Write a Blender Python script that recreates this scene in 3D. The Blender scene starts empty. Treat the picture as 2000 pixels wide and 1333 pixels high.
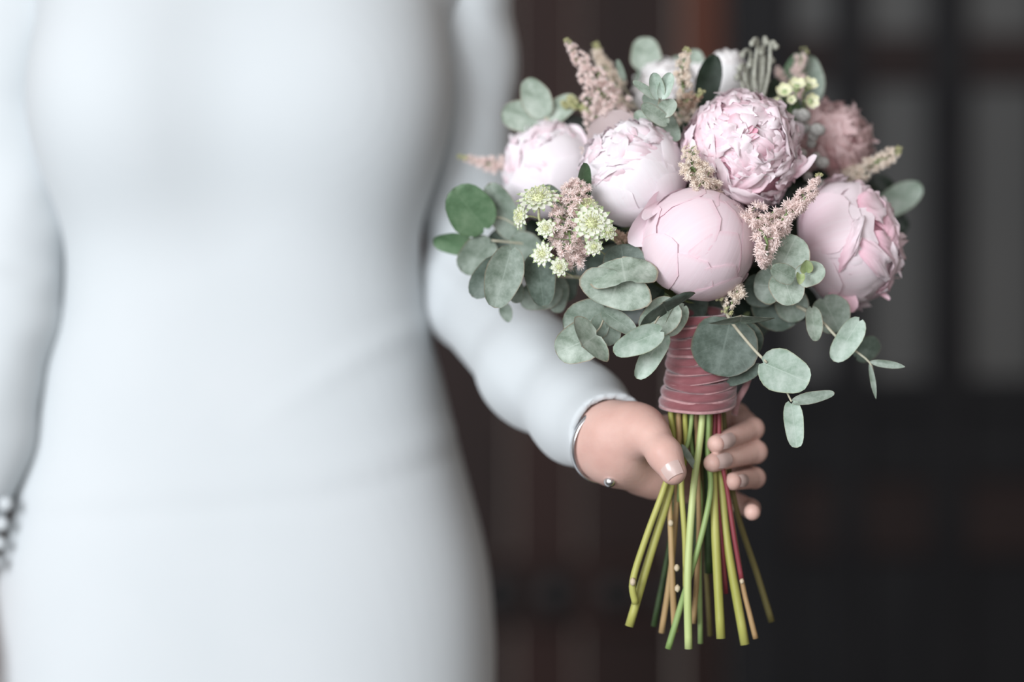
import bpy, math, random
import numpy as np
from mathutils import Vector, Matrix, Quaternion, noise
random.seed(7); np.random.seed(7)
SC = bpy.context.scene
COL = SC.collection

# ------------------------------------------------------------------ camera, light, exposure
FPX = 85.0 / 36.0 * 2000.0
CAMZ = 1.10
cam_d = bpy.data.cameras.new('camera'); cam = bpy.data.objects.new('camera', cam_d); COL.objects.link(cam)
cam.location = (0, 0, CAMZ); cam.rotation_euler = (math.pi / 2, 0, 0)
cam_d.sensor_width = 36; cam_d.lens = 85; cam_d.clip_start = 0.05
cam_d.dof.use_dof = True; cam_d.dof.focus_distance = 1.655; cam_d.dof.aperture_fstop = 1.7
SC.camera = cam
world = bpy.data.worlds.new('world'); SC.world = world; world.use_nodes = True
world.node_tree.nodes['Background'].inputs[0].default_value = (1.0, 0.89, 0.82, 1)
world.node_tree.nodes['Background'].inputs[1].default_value = 0.28

def area(name, loc, target, size, energy, color):
    l = bpy.data.lights.new(name, 'AREA'); l.shape = 'SQUARE'; l.size = size; l.energy = energy; l.color = color
    o = bpy.data.objects.new(name, l); COL.objects.link(o); o.location = loc
    o.rotation_euler = (Vector(target) - Vector(loc)).to_track_quat('-Z', 'Y').to_euler()
    return o
area('key_daylight', (-2.1, -1.5, 1.9), (0.0, 1.8, 1.05), 1.9, 190, (0.90, 0.95, 1.0))  # unseen key lamp standing in for soft daylight from the left; no opening built
area('front_fill', (-0.4, -2.6, 1.5), (0.0, 1.8, 1.0), 2.4, 70, (0.95, 0.97, 1.0))  # weak fill lamp added in front to even out the light
vs = SC.view_settings
vs.view_transform = 'Standard'; vs.look = 'None'; vs.gamma = 1.0; vs.use_curve_mapping = False; vs.exposure = 0.0

def at(px, py, Y): return Vector(((px - 1000.0) * Y / FPX, Y, CAMZ - (py - 666.5) * Y / FPX))
def mm(px, Y): return px * Y / FPX          # pixels at depth Y to metres

# ------------------------------------------------------------------ object helpers
ORG = {}
def link(o, parent=None, org=Vector((0, 0, 0))):
    COL.objects.link(o); ORG[o.name] = Vector(org)
    o.location = Vector(org)
    if parent is not None:
        o.parent = parent; o.location = Vector(org) - ORG[parent.name]
    return o
def obj(name, data, mat, parent=None, org=None, smooth=True, label=None, kind=None):
    """data = (verts world, faces[, uvs per vert[, attr dict]])"""
    V = np.asarray(data[0], dtype=np.float64).reshape(-1, 3); F = data[1]
    if org is None: org = V.mean(axis=0) if parent is not None else V.mean(axis=0)
    org = Vector(org)
    me = bpy.data.meshes.new(name)
    me.from_pydata((V - np.array(org)).tolist(), [], [tuple(int(i) for i in f) for f in F] if not isinstance(F, np.ndarray) else F.tolist())
    if len(data) > 2 and data[2] is not None:
        uv = me.uv_layers.new(name='UVMap'); U = np.asarray(data[2])
        li = np.zeros(len(me.loops), dtype=np.int32); me.loops.foreach_get('vertex_index', li)
        uv.data.foreach_set('uv', U[li].astype(np.float32).ravel())
    if len(data) > 3 and data[3]:
        for k, a in data[3].items():
            at_ = me.attributes.new(k, 'FLOAT', 'POINT'); at_.data.foreach_set('value', np.asarray(a, dtype=np.float32))
    if smooth: me.polygons.foreach_set('use_smooth', [True] * len(me.polygons))
    if mat: me.materials.append(mat)
    me.update()
    o = bpy.data.objects.new(name, me)
    link(o, parent, org)
    if label: o['label'] = label
    if kind: o['kind'] = kind
    return o
def empty(name, org, parent=None, label=None, cat=None):
    o = bpy.data.objects.new(name, None); o.empty_display_size = 0.05; link(o, parent, org)
    if label: o['label'] = label
    if cat: o['category'] = cat
    return o
def join(parts):
    V = []; F = []; n = 0
    for p in parts:
        v = np.asarray(p[0]).reshape(-1, 3); V.append(v); F += [tuple(int(i) + n for i in f) for f in p[1]]; n += len(v)
    return np.vstack(V), F
def grid_faces(nu, nv, closed=False):
    F = []
    for i in range(nv - 1):
        for j in range(nu if closed else nu - 1):
            k = (j + 1) % nu
            F.append((i * nu + j, i * nu + k, (i + 1) * nu + k, (i + 1) * nu + j))
    return F
def spline(pts, n):
    P = np.asarray([list(p) for p in pts], dtype=float)
    if len(P) == 2:
        t = np.linspace(0, 1, n)[:, None]; return P[0] * (1 - t) + P[1] * t
    Q = np.vstack([2 * P[0] - P[1], P, 2 * P[-1] - P[-2]]); m = len(P) - 1; out = []
    for s in np.linspace(0, m - 1e-6, n):
        i = int(s); t = s - i; a, b, c, d = Q[i:i + 4]
        out.append(0.5 * ((2 * b) + (-a + c) * t + (2 * a - 5 * b + 4 * c - d) * t * t + (-a + 3 * b - 3 * c + d) * t ** 3))
    return np.array(out)
def tube(pts, rad, n=8, seg=None):
    P = spline(pts, seg or max(2, 5 * (len(pts) - 1) + 1)); m = len(P)
    R = np.interp(np.linspace(0, 1, m), np.linspace(0, 1, len(rad)), rad) if hasattr(rad, '__len__') else np.full(m, rad)
    T = np.gradient(P, axis=0); T /= np.linalg.norm(T, axis=1)[:, None] + 1e-12
    up = np.array([0.13, 0.9, 0.21]); V = []
    for p, t, r in zip(P, T, R):
        a = np.cross(t, up); a /= np.linalg.norm(a) + 1e-9; b = np.cross(t, a)
        for k in range(n):
            w = 2 * math.pi * k / n; V.append(p + r * (math.cos(w) * a + math.sin(w) * b))
    F = grid_faces(n, m, True); F.append(tuple(range(n))[::-1]); F.append(tuple((m - 1) * n + k for k in range(n)))
    return np.array(V), F
def ball(c, r, nu=12, nv=8, sc=(1, 1, 1), lump=0.0, seed=0):
    V = []
    for i in range(nv + 1):
        th = math.pi * i / nv
        for j in range(nu):
            ph = 2 * math.pi * j / nu
            d = Vector((math.sin(th) * math.cos(ph), math.sin(th) * math.sin(ph), math.cos(th)))
            rr = r * (1 + lump * noise.noise(d * 2.3 + Vector((seed, 0, 0))))
            V.append((c[0] + d.x * rr * sc[0], c[1] + d.y * rr * sc[1], c[2] + d.z * rr * sc[2]))
    return np.array(V), grid_faces(nu, nv + 1, True)
def box(x0, x1, y0, y1, z0, z1, bev=0.0):
    b = bev
    if b <= 0:
        V = [(x, y, z) for z in (z0, z1) for y in (y0, y1) for x in (x0, x1)]
        return np.array(V), [(0, 2, 3, 1), (4, 5, 7, 6), (0, 1, 5, 4), (1, 3, 7, 5), (3, 2, 6, 7), (2, 0, 4, 6)]
    rings = [(z0, b), (z0 + b, 0), (z1 - b, 0), (z1, b)]; V = []
    for z, i in rings:
        X0, X1, Y0, Y1 = x0 + i, x1 - i, y0 + i, y1 - i
        V += [(X0 + b, Y0, z), (X1 - b, Y0, z), (X1, Y0 + b, z), (X1, Y1 - b, z), (X1 - b, Y1, z), (X0 + b, Y1, z), (X0, Y1 - b, z), (X0, Y0 + b, z)]
    F = grid_faces(8, 4, True); F.append(tuple(range(8))[::-1]); F.append(tuple(24 + k for k in range(8)))
    return np.array(V), F

# ------------------------------------------------------------------ implicit surfaces (body, dress, hand)
def surface_nets(fn, mn, mx, h):
    mn = np.array(mn, float); mx = np.array(mx, float)
    n = np.ceil((mx - mn) / h).astype(int) + 1
    xs = [mn[i] + h * np.arange(n[i]) for i in range(3)]
    X, Y, Z = np.meshgrid(*xs, indexing='ij'); P = np.stack([X, Y, Z], -1).astype(np.float32)
    F = fn(P); S = F < 0
    c = lambda dx, dy, dz: (slice(dx, n[0] - 1 + dx), slice(dy, n[1] - 1 + dy), slice(dz, n[2] - 1 + dz))
    cnt = sum(S[c(a, b, d)].astype(np.int8) for a in (0, 1) for b in (0, 1) for d in (0, 1))
    act = (cnt > 0) & (cnt < 8); ijk = np.argwhere(act)
    idx = -np.ones(act.shape, dtype=np.int64); idx[act] = np.arange(len(ijk))
    acc = np.zeros((len(ijk), 3)); num = np.zeros(len(ijk))
    cs = [(a, b, d) for a in (0, 1) for b in (0, 1) for d in (0, 1)]
    for A in cs:
        for ax in range(3):
            if A[ax] == 0:
                B = list(A); B[ax] = 1
                fa = F[tuple((ijk + A).T)]; fb = F[tuple((ijk + B).T)]
                m = (fa < 0) != (fb < 0); t = np.where(m, fa / (fa - fb + 1e-20), 0)
                p = np.array(A, float)[None, :] + np.zeros((len(ijk), 3)); p[:, ax] = t
                acc += np.where(m[:, None], p, 0); num += m
    V = mn + h * (ijk + acc / num[:, None]); faces = []
    for ax in range(3):
        o1, o2 = [(1, 2), (2, 0), (0, 1)][ax]
        sl0 = [slice(None)] * 3; sl1 = [slice(None)] * 3; sl0[ax] = slice(0, -1); sl1[ax] = slice(1, None)
        cr = S[tuple(sl0)] != S[tuple(sl1)]; e = np.argwhere(cr)
        e = e[(e[:, o1] > 0) & (e[:, o2] > 0) & (e[:, o1] < n[o1] - 1) & (e[:, o2] < n[o2] - 1)]
        if not len(e): continue
        def cell(d1, d2):
            q = e.copy(); q[:, o1] -= d1; q[:, o2] -= d2; return idx[tuple(q.T)]
        q = np.stack([cell(1, 1), cell(0, 1), cell(0, 0), cell(1, 0)], 1)
        inside = S[tuple(e.T)]; q[~inside] = q[~inside][:, ::-1]
        faces.append(q)
    return V, np.vstack(faces)
def cone(P, a, b, r1, r2):
    a = np.array(a, np.float32); b = np.array(b, np.float32); ba = b - a
    t = np.clip(((P - a) @ ba) / (ba @ ba), 0, 1)
    return np.linalg.norm(P - a - t[..., None] * ba, axis=-1) - (r1 + (r2 - r1) * t)
def ell(P, c, r):
    r = np.array(r, np.float32); q = (P - np.array(c, np.float32)) / r
    return (np.linalg.norm(q, axis=-1) - 1) * r.min()
def smin(a, b, k):
    h = np.clip(0.5 + 0.5 * (b - a) / k, 0, 1); return b * (1 - h) + a * h - k * h * (1 - h)
def chain(P, pts, k=0.004):
    d = None
    for (a, ra), (b, rb) in zip(pts[:-1], pts[1:]):
        c = cone(P, a, b, ra, rb); d = c if d is None else smin(d, c, k)
    return d

# ------------------------------------------------------------------ materials
def nt(name):
    m = bpy.data.materials.new(name); m.use_nodes = True; N = m.node_tree.nodes; L = m.node_tree.links
    return m, N, L, N['Principled BSDF']
def ramp(N, stops):
    r = N.new('ShaderNodeValToRGB'); e = r.color_ramp.elements
    while len(e) < len(stops): e.new(0.5)
    for k, (p, c) in zip(e, stops): k.position = p; k.color = (*c, 1)
    return r
def simple(name, stops, scale=20, rough=0.6, bump=0.0, bscale=200, coord='Object', stretch=(1, 1, 1), spec=0.3, sheen=0, sss=0, metal=0, transl=0.0, detail=4):
    m, N, L, B = nt(name)
    tc = N.new('ShaderNodeTexCoord'); mp = N.new('ShaderNodeMapping'); mp.inputs['Scale'].default_value = stretch
    L.new(tc.outputs[coord], mp.inputs[0])
    nz = N.new('ShaderNodeTexNoise'); nz.inputs['Scale'].default_value = scale; nz.inputs['Detail'].default_value = detail; L.new(mp.outputs[0], nz.inputs['Vector'])
    r = ramp(N, stops); L.new(nz.outputs[0], r.inputs[0]); L.new(r.outputs[0], B.inputs['Base Color'])
    B.inputs['Roughness'].default_value = rough; B.inputs['Specular IOR Level'].default_value = spec; B.inputs['Metallic'].default_value = metal
    B.inputs['Sheen Weight'].default_value = sheen
    if sss: B.inputs['Subsurface Weight'].default_value = sss; B.inputs['Subsurface Scale'].default_value = 0.006; B.inputs['Subsurface Radius'].default_value = (1, .35, .2)
    if bump:
        n2 = N.new('ShaderNodeTexNoise'); n2.inputs['Scale'].default_value = bscale; n2.inputs['Detail'].default_value = 3; L.new(mp.outputs[0], n2.inputs['Vector'])
        b = N.new('ShaderNodeBump'); b.inputs['Strength'].default_value = bump; b.inputs['Distance'].default_value = 0.001; L.new(n2.outputs[0], b.inputs['Height']); L.new(b.outputs[0], B.inputs['Normal'])
    if transl:
        out = N['Material Output']; t = N.new('ShaderNodeBsdfTranslucent'); L.new(r.outputs[0], t.inputs[0])
        mx = N.new('ShaderNodeMixShader'); mx.inputs[0].default_value = transl; L.new(B.outputs[0], mx.inputs[1]); L.new(t.outputs[0], mx.inputs[2]); L.new(mx.outputs[0], out.inputs[0])
    return m
def petal_mat(name, pale, pink, deep):
    m, N, L, B = nt(name)
    a = N.new('ShaderNodeAttribute'); a.attribute_name = 'pink'
    uv = N.new('ShaderNodeTexCoord'); mp = N.new('ShaderNodeMapping'); mp.inputs['Scale'].default_value = (26, 2.2, 1); L.new(uv.outputs['UV'], mp.inputs[0])
    nz = N.new('ShaderNodeTexNoise'); nz.inputs['Scale'].default_value = 1.0; nz.inputs['Detail'].default_value = 3; L.new(mp.outputs[0], nz.inputs['Vector'])
    md = N.new('ShaderNodeMath'); md.operation = 'MULTIPLY_ADD'; L.new(nz.outputs[0], md.inputs[0]); md.inputs[1].default_value = 0.22; L.new(a.outputs['Fac'], md.inputs[2])
    sb = N.new('ShaderNodeMath'); sb.operation = 'SUBTRACT'; L.new(md.outputs[0], sb.inputs[0]); sb.inputs[1].default_value = 0.11
    r = ramp(N, [(0.0, pale), (0.5, pink), (1.0, deep)]); L.new(sb.outputs[0], r.inputs[0])
    L.new(r.outputs[0], B.inputs['Base Color']); B.inputs['Roughness'].default_value = 0.55; B.inputs['Specular IOR Level'].default_value = 0.25; B.inputs['Sheen Weight'].default_value = 0.15
    bp = N.new('ShaderNodeBump'); bp.inputs['Strength'].default_value = 0.18; bp.inputs['Distance'].default_value = 0.0006; L.new(nz.outputs[0], bp.inputs['Height']); L.new(bp.outputs[0], B.inputs['Normal'])
    out = N['Material Output']; t = N.new('ShaderNodeBsdfTranslucent'); L.new(r.outputs[0], t.inputs[0])
    mx = N.new('ShaderNodeMixShader'); mx.inputs[0].default_value = 0.2; L.new(B.outputs[0], mx.inputs[1]); L.new(t.outputs[0], mx.inputs[2]); L.new(mx.outputs[0], out.inputs[0])
    return m
def leaf_mat(name, dark, mid, light, edge, rough=0.5):
    m, N, L, B = nt(name)
    tc = N.new('ShaderNodeTexCoord')
    nz = N.new('ShaderNodeTexNoise'); nz.inputs['Scale'].default_value = 95; nz.inputs['Detail'].default_value = 5; nz.inputs['Roughness'].default_value = 0.65; L.new(tc.outputs['Object'], nz.inputs['Vector'])
    r = ramp(N, [(0.30, dark), (0.47, mid), (0.72, light)]); L.new(nz.outputs[0], r.inputs[0])
    # veins: pale midrib and side veins from the UV map
    sp = N.new('ShaderNodeSeparateXYZ'); L.new(tc.outputs['UV'], sp.inputs[0])
    def math_(op, a, b=None, c=None):
        n = N.new('ShaderNodeMath'); n.operation = op
        for i, v in enumerate((a, b, c)):
            if v is None: continue
            if isinstance(v, (int, float)): n.inputs[i].default_value = v
            else: L.new(v, n.inputs[i])
        return n.outputs[0]
    u = math_('ABSOLUTE', math_('MULTIPLY_ADD', sp.outputs[0], 2.0, -1.0))
    mid_ = math_('LESS_THAN', u, 0.028)
    w = math_('SUBTRACT', sp.outputs[1], math_('MULTIPLY', u, 0.38))
    side = math_('LESS_THAN', math_('ABSOLUTE', math_('SUBTRACT', math_('FRACT', math_('MULTIPLY', w, 6.0)), 0.5)), 0.035)
    vein = math_('MAXIMUM', mid_, math_('MULTIPLY', side, 0.45))
    mx = N.new('ShaderNodeMix'); mx.data_type = 'RGBA'; L.new(math_('MULTIPLY', vein, 0.45), mx.inputs[0]); L.new(r.outputs[0], mx.inputs[6]); mx.inputs[7].default_value = (*light, 1)
    a = N.new('ShaderNodeAttribute'); a.attribute_name = 'edge'
    m2 = N.new('ShaderNodeMix'); m2.data_type = 'RGBA'; L.new(math_('MULTIPLY', a.outputs['Fac'], 0.75), m2.inputs[0]); L.new(mx.outputs[2], m2.inputs[6]); m2.inputs[7].default_value = (*edge, 1)
    L.new(m2.outputs[2], B.inputs['Base Color']); B.inputs['Roughness'].default_value = rough; B.inputs['Specular IOR Level'].default_value = 0.35
    bp = N.new('ShaderNodeBump'); bp.inputs['Strength'].default_value = 0.25; bp.inputs['Distance'].default_value = 0.0006; L.new(nz.outputs[0], bp.inputs['Height']); L.new(bp.outputs[0], B.inputs['Normal'])
    out = N['Material Output']; t = N.new('ShaderNodeBsdfTranslucent'); L.new(m2.outputs[2], t.inputs[0])
    ms = N.new('ShaderNodeMixShader'); ms.inputs[0].default_value = 0.12; L.new(B.outputs[0], ms.inputs[1]); L.new(t.outputs[0], ms.inputs[2]); L.new(ms.outputs[0], out.inputs[0])
    return m

M = {}
M['crepe'] = simple('white_crepe', [(0.3, (0.530, 0.560, 0.575)), (0.7, (0.560, 0.585, 0.60))], 6, 0.75, 0.12, 900, sheen=0.2, spec=0.15)
M['skin'] = simple('skin', [(0.3, (0.55, 0.33, 0.28)), (0.7, (0.65, 0.43, 0.37))], 30, 0.5, 0.15, 350, sss=0.12)
M['nail'] = simple('nail', [(0.3, (0.50, 0.36, 0.33)), (0.7, (0.56, 0.42, 0.38))], 30, 0.25, spec=0.5)
M['hair'] = simple('hair', [(0.3, (0.03, 0.018, 0.01)), (0.7, (0.09, 0.05, 0.03))], 60, 0.5, 0.6, 300, stretch=(1, 1, .1))
M['silver'] = simple('silver', [(0.3, (0.75, 0.75, 0.77)), (0.7, (0.85, 0.85, 0.87))], 30, 0.25, metal=1)
M['eye'] = simple('eye', [(0.3, (0.75, 0.74, 0.72)), (0.7, (0.8, 0.78, 0.76))], 30, 0.2)
M['iris'] = simple('iris', [(0.3, (0.05, 0.03, 0.02)), (0.7, (0.08, 0.05, 0.03))], 30, 0.2)
M['lips'] = simple('lips', [(0.3, (0.5, 0.16, 0.15)), (0.7, (0.55, 0.2, 0.18))], 30, 0.4)
M['velvet'] = simple('rose_velvet', [(0.35, (0.17, 0.052, 0.06)), (0.65, (0.25, 0.095, 0.105))], 120, 0.85, 0.4, 500, stretch=(0.4, 0.4, 1.5), sheen=0.6, spec=0.1)
M['selvage'] = simple('rose_ribbon_edge', [(0.35, (0.34, 0.17, 0.175)), (0.6, (0.42, 0.24, 0.245))], 200, 0.6, 0.2, 500, sheen=0.4)
M['peony'] = petal_mat('blush_petal', (0.88, 0.775, 0.81), (0.83, 0.52, 0.60), (0.66, 0.12, 0.24))
M['peony_pink'] = petal_mat('pink_petal', (0.87, 0.725, 0.77), (0.82, 0.52, 0.59), (0.66, 0.12, 0.24))
M['peony_white'] = petal_mat('white_petal', (0.86, 0.81, 0.835), (0.84, 0.62, 0.68), (0.66, 0.14, 0.26))
M['peony_shaded'] = petal_mat('shaded_guard_petal', (0.50, 0.415, 0.41), (0.50, 0.38, 0.38), (0.42, 0.25, 0.26))  # the petal's dimmer light is painted in as a darker taupe
M['peony_ivory'] = petal_mat('ivory_petal', (0.90, 0.885, 0.88), (0.86, 0.80, 0.79), (0.80, 0.66, 0.62))
M['peony_dusky'] = petal_mat('dusky_petal', (0.72, 0.53, 0.53), (0.62, 0.38, 0.38), (0.42, 0.14, 0.16))
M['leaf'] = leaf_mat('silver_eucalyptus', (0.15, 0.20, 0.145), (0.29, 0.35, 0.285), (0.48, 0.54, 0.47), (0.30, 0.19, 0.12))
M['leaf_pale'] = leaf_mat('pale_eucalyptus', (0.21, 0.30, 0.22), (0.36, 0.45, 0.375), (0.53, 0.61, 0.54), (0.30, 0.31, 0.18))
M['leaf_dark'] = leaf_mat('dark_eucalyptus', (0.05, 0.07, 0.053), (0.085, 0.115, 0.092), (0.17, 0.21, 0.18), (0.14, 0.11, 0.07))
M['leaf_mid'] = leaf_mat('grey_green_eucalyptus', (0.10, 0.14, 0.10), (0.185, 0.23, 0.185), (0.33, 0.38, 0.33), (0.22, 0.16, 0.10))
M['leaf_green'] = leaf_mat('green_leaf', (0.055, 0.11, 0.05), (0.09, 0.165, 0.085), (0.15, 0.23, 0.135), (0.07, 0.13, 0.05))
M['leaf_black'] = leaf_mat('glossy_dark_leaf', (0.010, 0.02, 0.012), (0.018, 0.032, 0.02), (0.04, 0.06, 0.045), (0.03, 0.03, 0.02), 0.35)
M['bud_green'] = leaf_mat('young_leaf', (0.30, 0.40, 0.17), (0.42, 0.52, 0.25), (0.55, 0.62, 0.38), (0.50, 0.22, 0.10))
M['twig'] = simple('eucalyptus_twig', [(0.3, (0.38, 0.34, 0.25)), (0.7, (0.46, 0.46, 0.36))], 90, 0.6)
M['stem_yellow'] = simple('yellow_green_stem', [(0.3, (0.30, 0.30, 0.065)), (0.7, (0.43, 0.42, 0.13))], 60, 0.45, 0.2, 300, stretch=(1, 1, .2))
M['stem_green'] = simple('green_stem', [(0.3, (0.15, 0.25, 0.07)), (0.7, (0.29, 0.38, 0.15))], 60, 0.45, 0.2, 300, stretch=(1, 1, .2))
M['stem_light'] = simple('pale_green_stem', [(0.3, (0.34, 0.42, 0.14)), (0.7, (0.50, 0.56, 0.26))], 60, 0.45, 0.2, 300, stretch=(1, 1, .2))
M['stem_brown'] = simple('brown_stem', [(0.3, (0.26, 0.15, 0.07)), (0.7, (0.42, 0.29, 0.14))], 60, 0.55, 0.3, 300, stretch=(1, 1, .2))
M['stem_red'] = simple('red_stem', [(0.3, (0.14, 0.02, 0.03)), (0.7, (0.26, 0.05, 0.06))], 60, 0.5, 0.2, 300, stretch=(1, 1, .2))
M['stem_olive'] = simple('olive_stem', [(0.3, (0.10, 0.09, 0.03)), (0.7, (0.17, 0.14, 0.05))], 60, 0.55, 0.2, 300, stretch=(1, 1, .2))
M['stem_dark'] = simple('dark_green_stem', [(0.3, (0.03, 0.05, 0.02)), (0.7, (0.05, 0.09, 0.03))], 60, 0.55, 0.2, 300)
M['knot'] = simple('stem_knot', [(0.3, (0.42, 0.33, 0.22)), (0.7, (0.55, 0.46, 0.33))], 90, 0.6)
M['astilbe'] = simple('astilbe_floret', [(0.3, (0.90, 0.72, 0.68)), (0.65, (0.95, 0.87, 0.84))], 400, 0.7, transl=0.4)
M['astilbe_cream'] = simple('astilbe_cream_floret', [(0.3, (0.88, 0.76, 0.65)), (0.65, (0.94, 0.88, 0.8))], 400, 0.7, transl=0.4)
M['astilbe_tan'] = simple('astilbe_tan_floret', [(0.3, (0.5, 0.36, 0.27)), (0.65, (0.7, 0.55, 0.44))], 400, 0.7, transl=0.3)
M['astilbe_tip'] = simple('astilbe_tip_floret', [(0.3, (0.50, 0.50, 0.24)), (0.65, (0.68, 0.66, 0.42))], 400, 0.7, transl=0.3)
M['bract'] = simple('astrantia_bract', [(0.35, (0.74, 0.77, 0.60)), (0.6, (0.87, 0.87, 0.78))], 300, 0.6, transl=0.3)
M['bract_tip'] = simple('astrantia_tip', [(0.35, (0.26, 0.33, 0.16)), (0.6, (0.35, 0.42, 0.22))], 300, 0.6)
M['stamen'] = simple('astrantia_stamen', [(0.35, (0.50, 0.56, 0.24)), (0.6, (0.72, 0.72, 0.48))], 900, 0.6, 0.5, 900)
M['waxy'] = simple('waxy_cream_flower', [(0.35, (0.80, 0.80, 0.48)), (0.6, (0.90, 0.89, 0.72))], 160, 0.4, transl=0.3)
M['brunia'] = simple('brunia_grey', [(0.35, (0.30, 0.30, 0.28)), (0.6, (0.50, 0.49, 0.47))], 500, 0.85, 0.9, 900)
M['brunia_green'] = simple('brunia_sage', [(0.35, (0.27, 0.27, 0.22)), (0.6, (0.44, 0.44, 0.38))], 500, 0.85, 0.6, 900)
M['sepal'] = simple('sepal_green', [(0.3, (0.12, 0.20, 0.07)), (0.7, (0.25, 0.30, 0.14))], 90, 0.55)
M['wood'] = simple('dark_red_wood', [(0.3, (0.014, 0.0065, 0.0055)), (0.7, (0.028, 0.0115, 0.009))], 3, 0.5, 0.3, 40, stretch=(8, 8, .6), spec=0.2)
M['wood_rust_lit'] = simple('lit_rust_red_wood', [(0.3, (0.075, 0.023, 0.013)), (0.7, (0.12, 0.037, 0.020))], 3, 0.5, 0.3, 40, stretch=(8, 8, .6), spec=0.2)
M['wood_mid'] = simple('brown_wood', [(0.3, (0.022, 0.0085, 0.007)), (0.7, (0.038, 0.014, 0.010))], 3, 0.5, 0.3, 40, stretch=(8, 8, .6), spec=0.2)
M['iron'] = simple('black_iron', [(0.3, (0.006, 0.007, 0.008)), (0.7, (0.012, 0.014, 0.015))], 30, 0.5, spec=0.3)
M['charcoal'] = simple('charcoal_paint', [(0.3, (0.013, 0.013, 0.015)), (0.7, (0.02, 0.02, 0.022))], 5, 0.6, 0.1, 60, spec=0.15)
M['brownpaint'] = simple('brown_black_paint', [(0.3, (0.024, 0.017, 0.017)), (0.7, (0.032, 0.021, 0.020))], 5, 0.6, 0.1, 60, spec=0.15)
M['glass'] = simple('lit_grey_glass', [(0.3, (0.058, 0.060, 0.061)), (0.7, (0.092, 0.092, 0.090))], 1.2, 0.45, spec=0.5)  # reflection and dim room behind the panes painted as opaque grey
M['stone'] = simple('dark_stone_floor', [(0.3, (0.03, 0.03, 0.03)), (0.7, (0.06, 0.055, 0.05))], 4, 0.7, 0.3, 60)
M['plaster'] = simple('dark_plaster', [(0.3, (0.02, 0.017, 0.016)), (0.7, (0.03, 0.025, 0.023))], 4, 0.8, 0.3, 60)

# ------------------------------------------------------------------ setting: floor, wall, wooden door, glazed door
YB = 4.3
def bx_(px): return (px - 1000) * YB / FPX
def bz_(py): return CAMZ - (py - 666.5) * YB / FPX
def sbox(name, mat, parent, px0, px1, py0, py1, dy0, dy1, bev=0.006, z0=None, z1=None):
    zz0 = bz_(py1) if z0 is None else z0; zz1 = bz_(py0) if z1 is None else z1
    return obj(name, box(bx_(px0), bx_(px1), YB + dy0, YB + dy1, zz0, zz1, bev), mat, parent, smooth=False)
flo = empty('floor', (0, 2, 0)); flo['kind'] = 'structure'
for i in range(8):
    for j in range(8):
        obj('floor_tile', box(-3.2 + i * .8 + .004, -2.4 + i * .8 - .004, -1.9 + j * .8 + .004, -1.1 + j * .8 - .004, -0.04, 0 - 0.001 * ((i * 7 + j * 3) % 3), .006), M['stone'], flo, smooth=False)
wl = obj('wall_back', join([box(-3.2, bx_(-900), YB + .05, YB + .25, 0, 3), box(bx_(2480), 3.2, YB + .05, YB + .25, 0, 3), box(bx_(-900), bx_(2480), YB + .05, YB + .25, 2.45, 3)]), M['plaster'], smooth=False); wl['kind'] = 'structure'
d1 = empty('door_1', (bx_(300), YB, 0)); d1['kind'] = 'structure'
for k, (a, b, mt) in enumerate([(-890, -500, 'wood'), (-500, -110, 'wood_mid'), (-110, 280, 'wood'), (280, 640, 'wood_mid'), (640, 1000, 'wood'), (1000, 1130, 'wood_mid'), (1130, 1325, 'wood')]):
    sbox('board', M[mt], d1, a + 2, b - 2, 0, 0, .02 + .004 * (k % 2), .06, .006, 0.01, 2.44)
sbox('stile', M['wood_rust_lit'], d1, 1330, 1412, 0, 0, -.02, .05, .008, 1.02, 2.44)  # brighter upper stretch: light fading down the stile is put into the wood colour
sbox('stile', M['wood'], d1, 1330, 1412, 0, 0, -.02, .05, .008, 0.01, 1.018)  # same stile, darker colour where the light has faded
sbox('rail', M['wood'], d1, -880, 1325, 1090, 1230, -.012, .02, .008)
for k, px in enumerate([620, 740, 860, 975, 1085, 1205, 1310]):
    c = (bx_(px), YB - .016, bz_(1160)); v, f = ball(c, .036, 16, 8, (1, .5, 1))
    obj('stud', (v, f), M['iron'], d1)
d2 = empty('door_2', (bx_(1850), YB, 0)); d2['kind'] = 'structure'
for a, b in [(1418, 1545), (1625, 1692), (1812, 1890), (2030, 2100), (2380, 2470)]:
    sbox('stile', M['charcoal'], d2, a, b, 0, 0, -.02, .05, .008, 0.01, 2.44)
sbox('rail', M['brownpaint'], d2, 1545, 2380, 68, 165, -.012, .045)
sbox('rail', M['brownpaint'], d2, 1545, 2380, -640, -560, -.012, .045)
sbox('rail', M['charcoal'], d2, 1545, 2380, 738, 800, -.012, .045)
sbox('rail', M['brownpaint'], d2, 1545, 2380, 940, 1085, -.016, .045)
sbox('kick_panel', M['charcoal'], d2, 1418, 2380, 800, 940, -.004, .045)
sbox('kick_panel', M['charcoal'], d2, 1418, 2380, 0, 0, -.004, .045, .006, 0.01, bz_(1085))
for a, b in [(1545, 1625), (1692, 1812), (1890, 2030), (2100, 2380)]:
    sbox('pane', M['glass'], d2, a, b, -560, 68, .015, .025, 0)
    sbox('pane', M['glass'], d2, a, b, 165, 738, .015, .025, 0)

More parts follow.
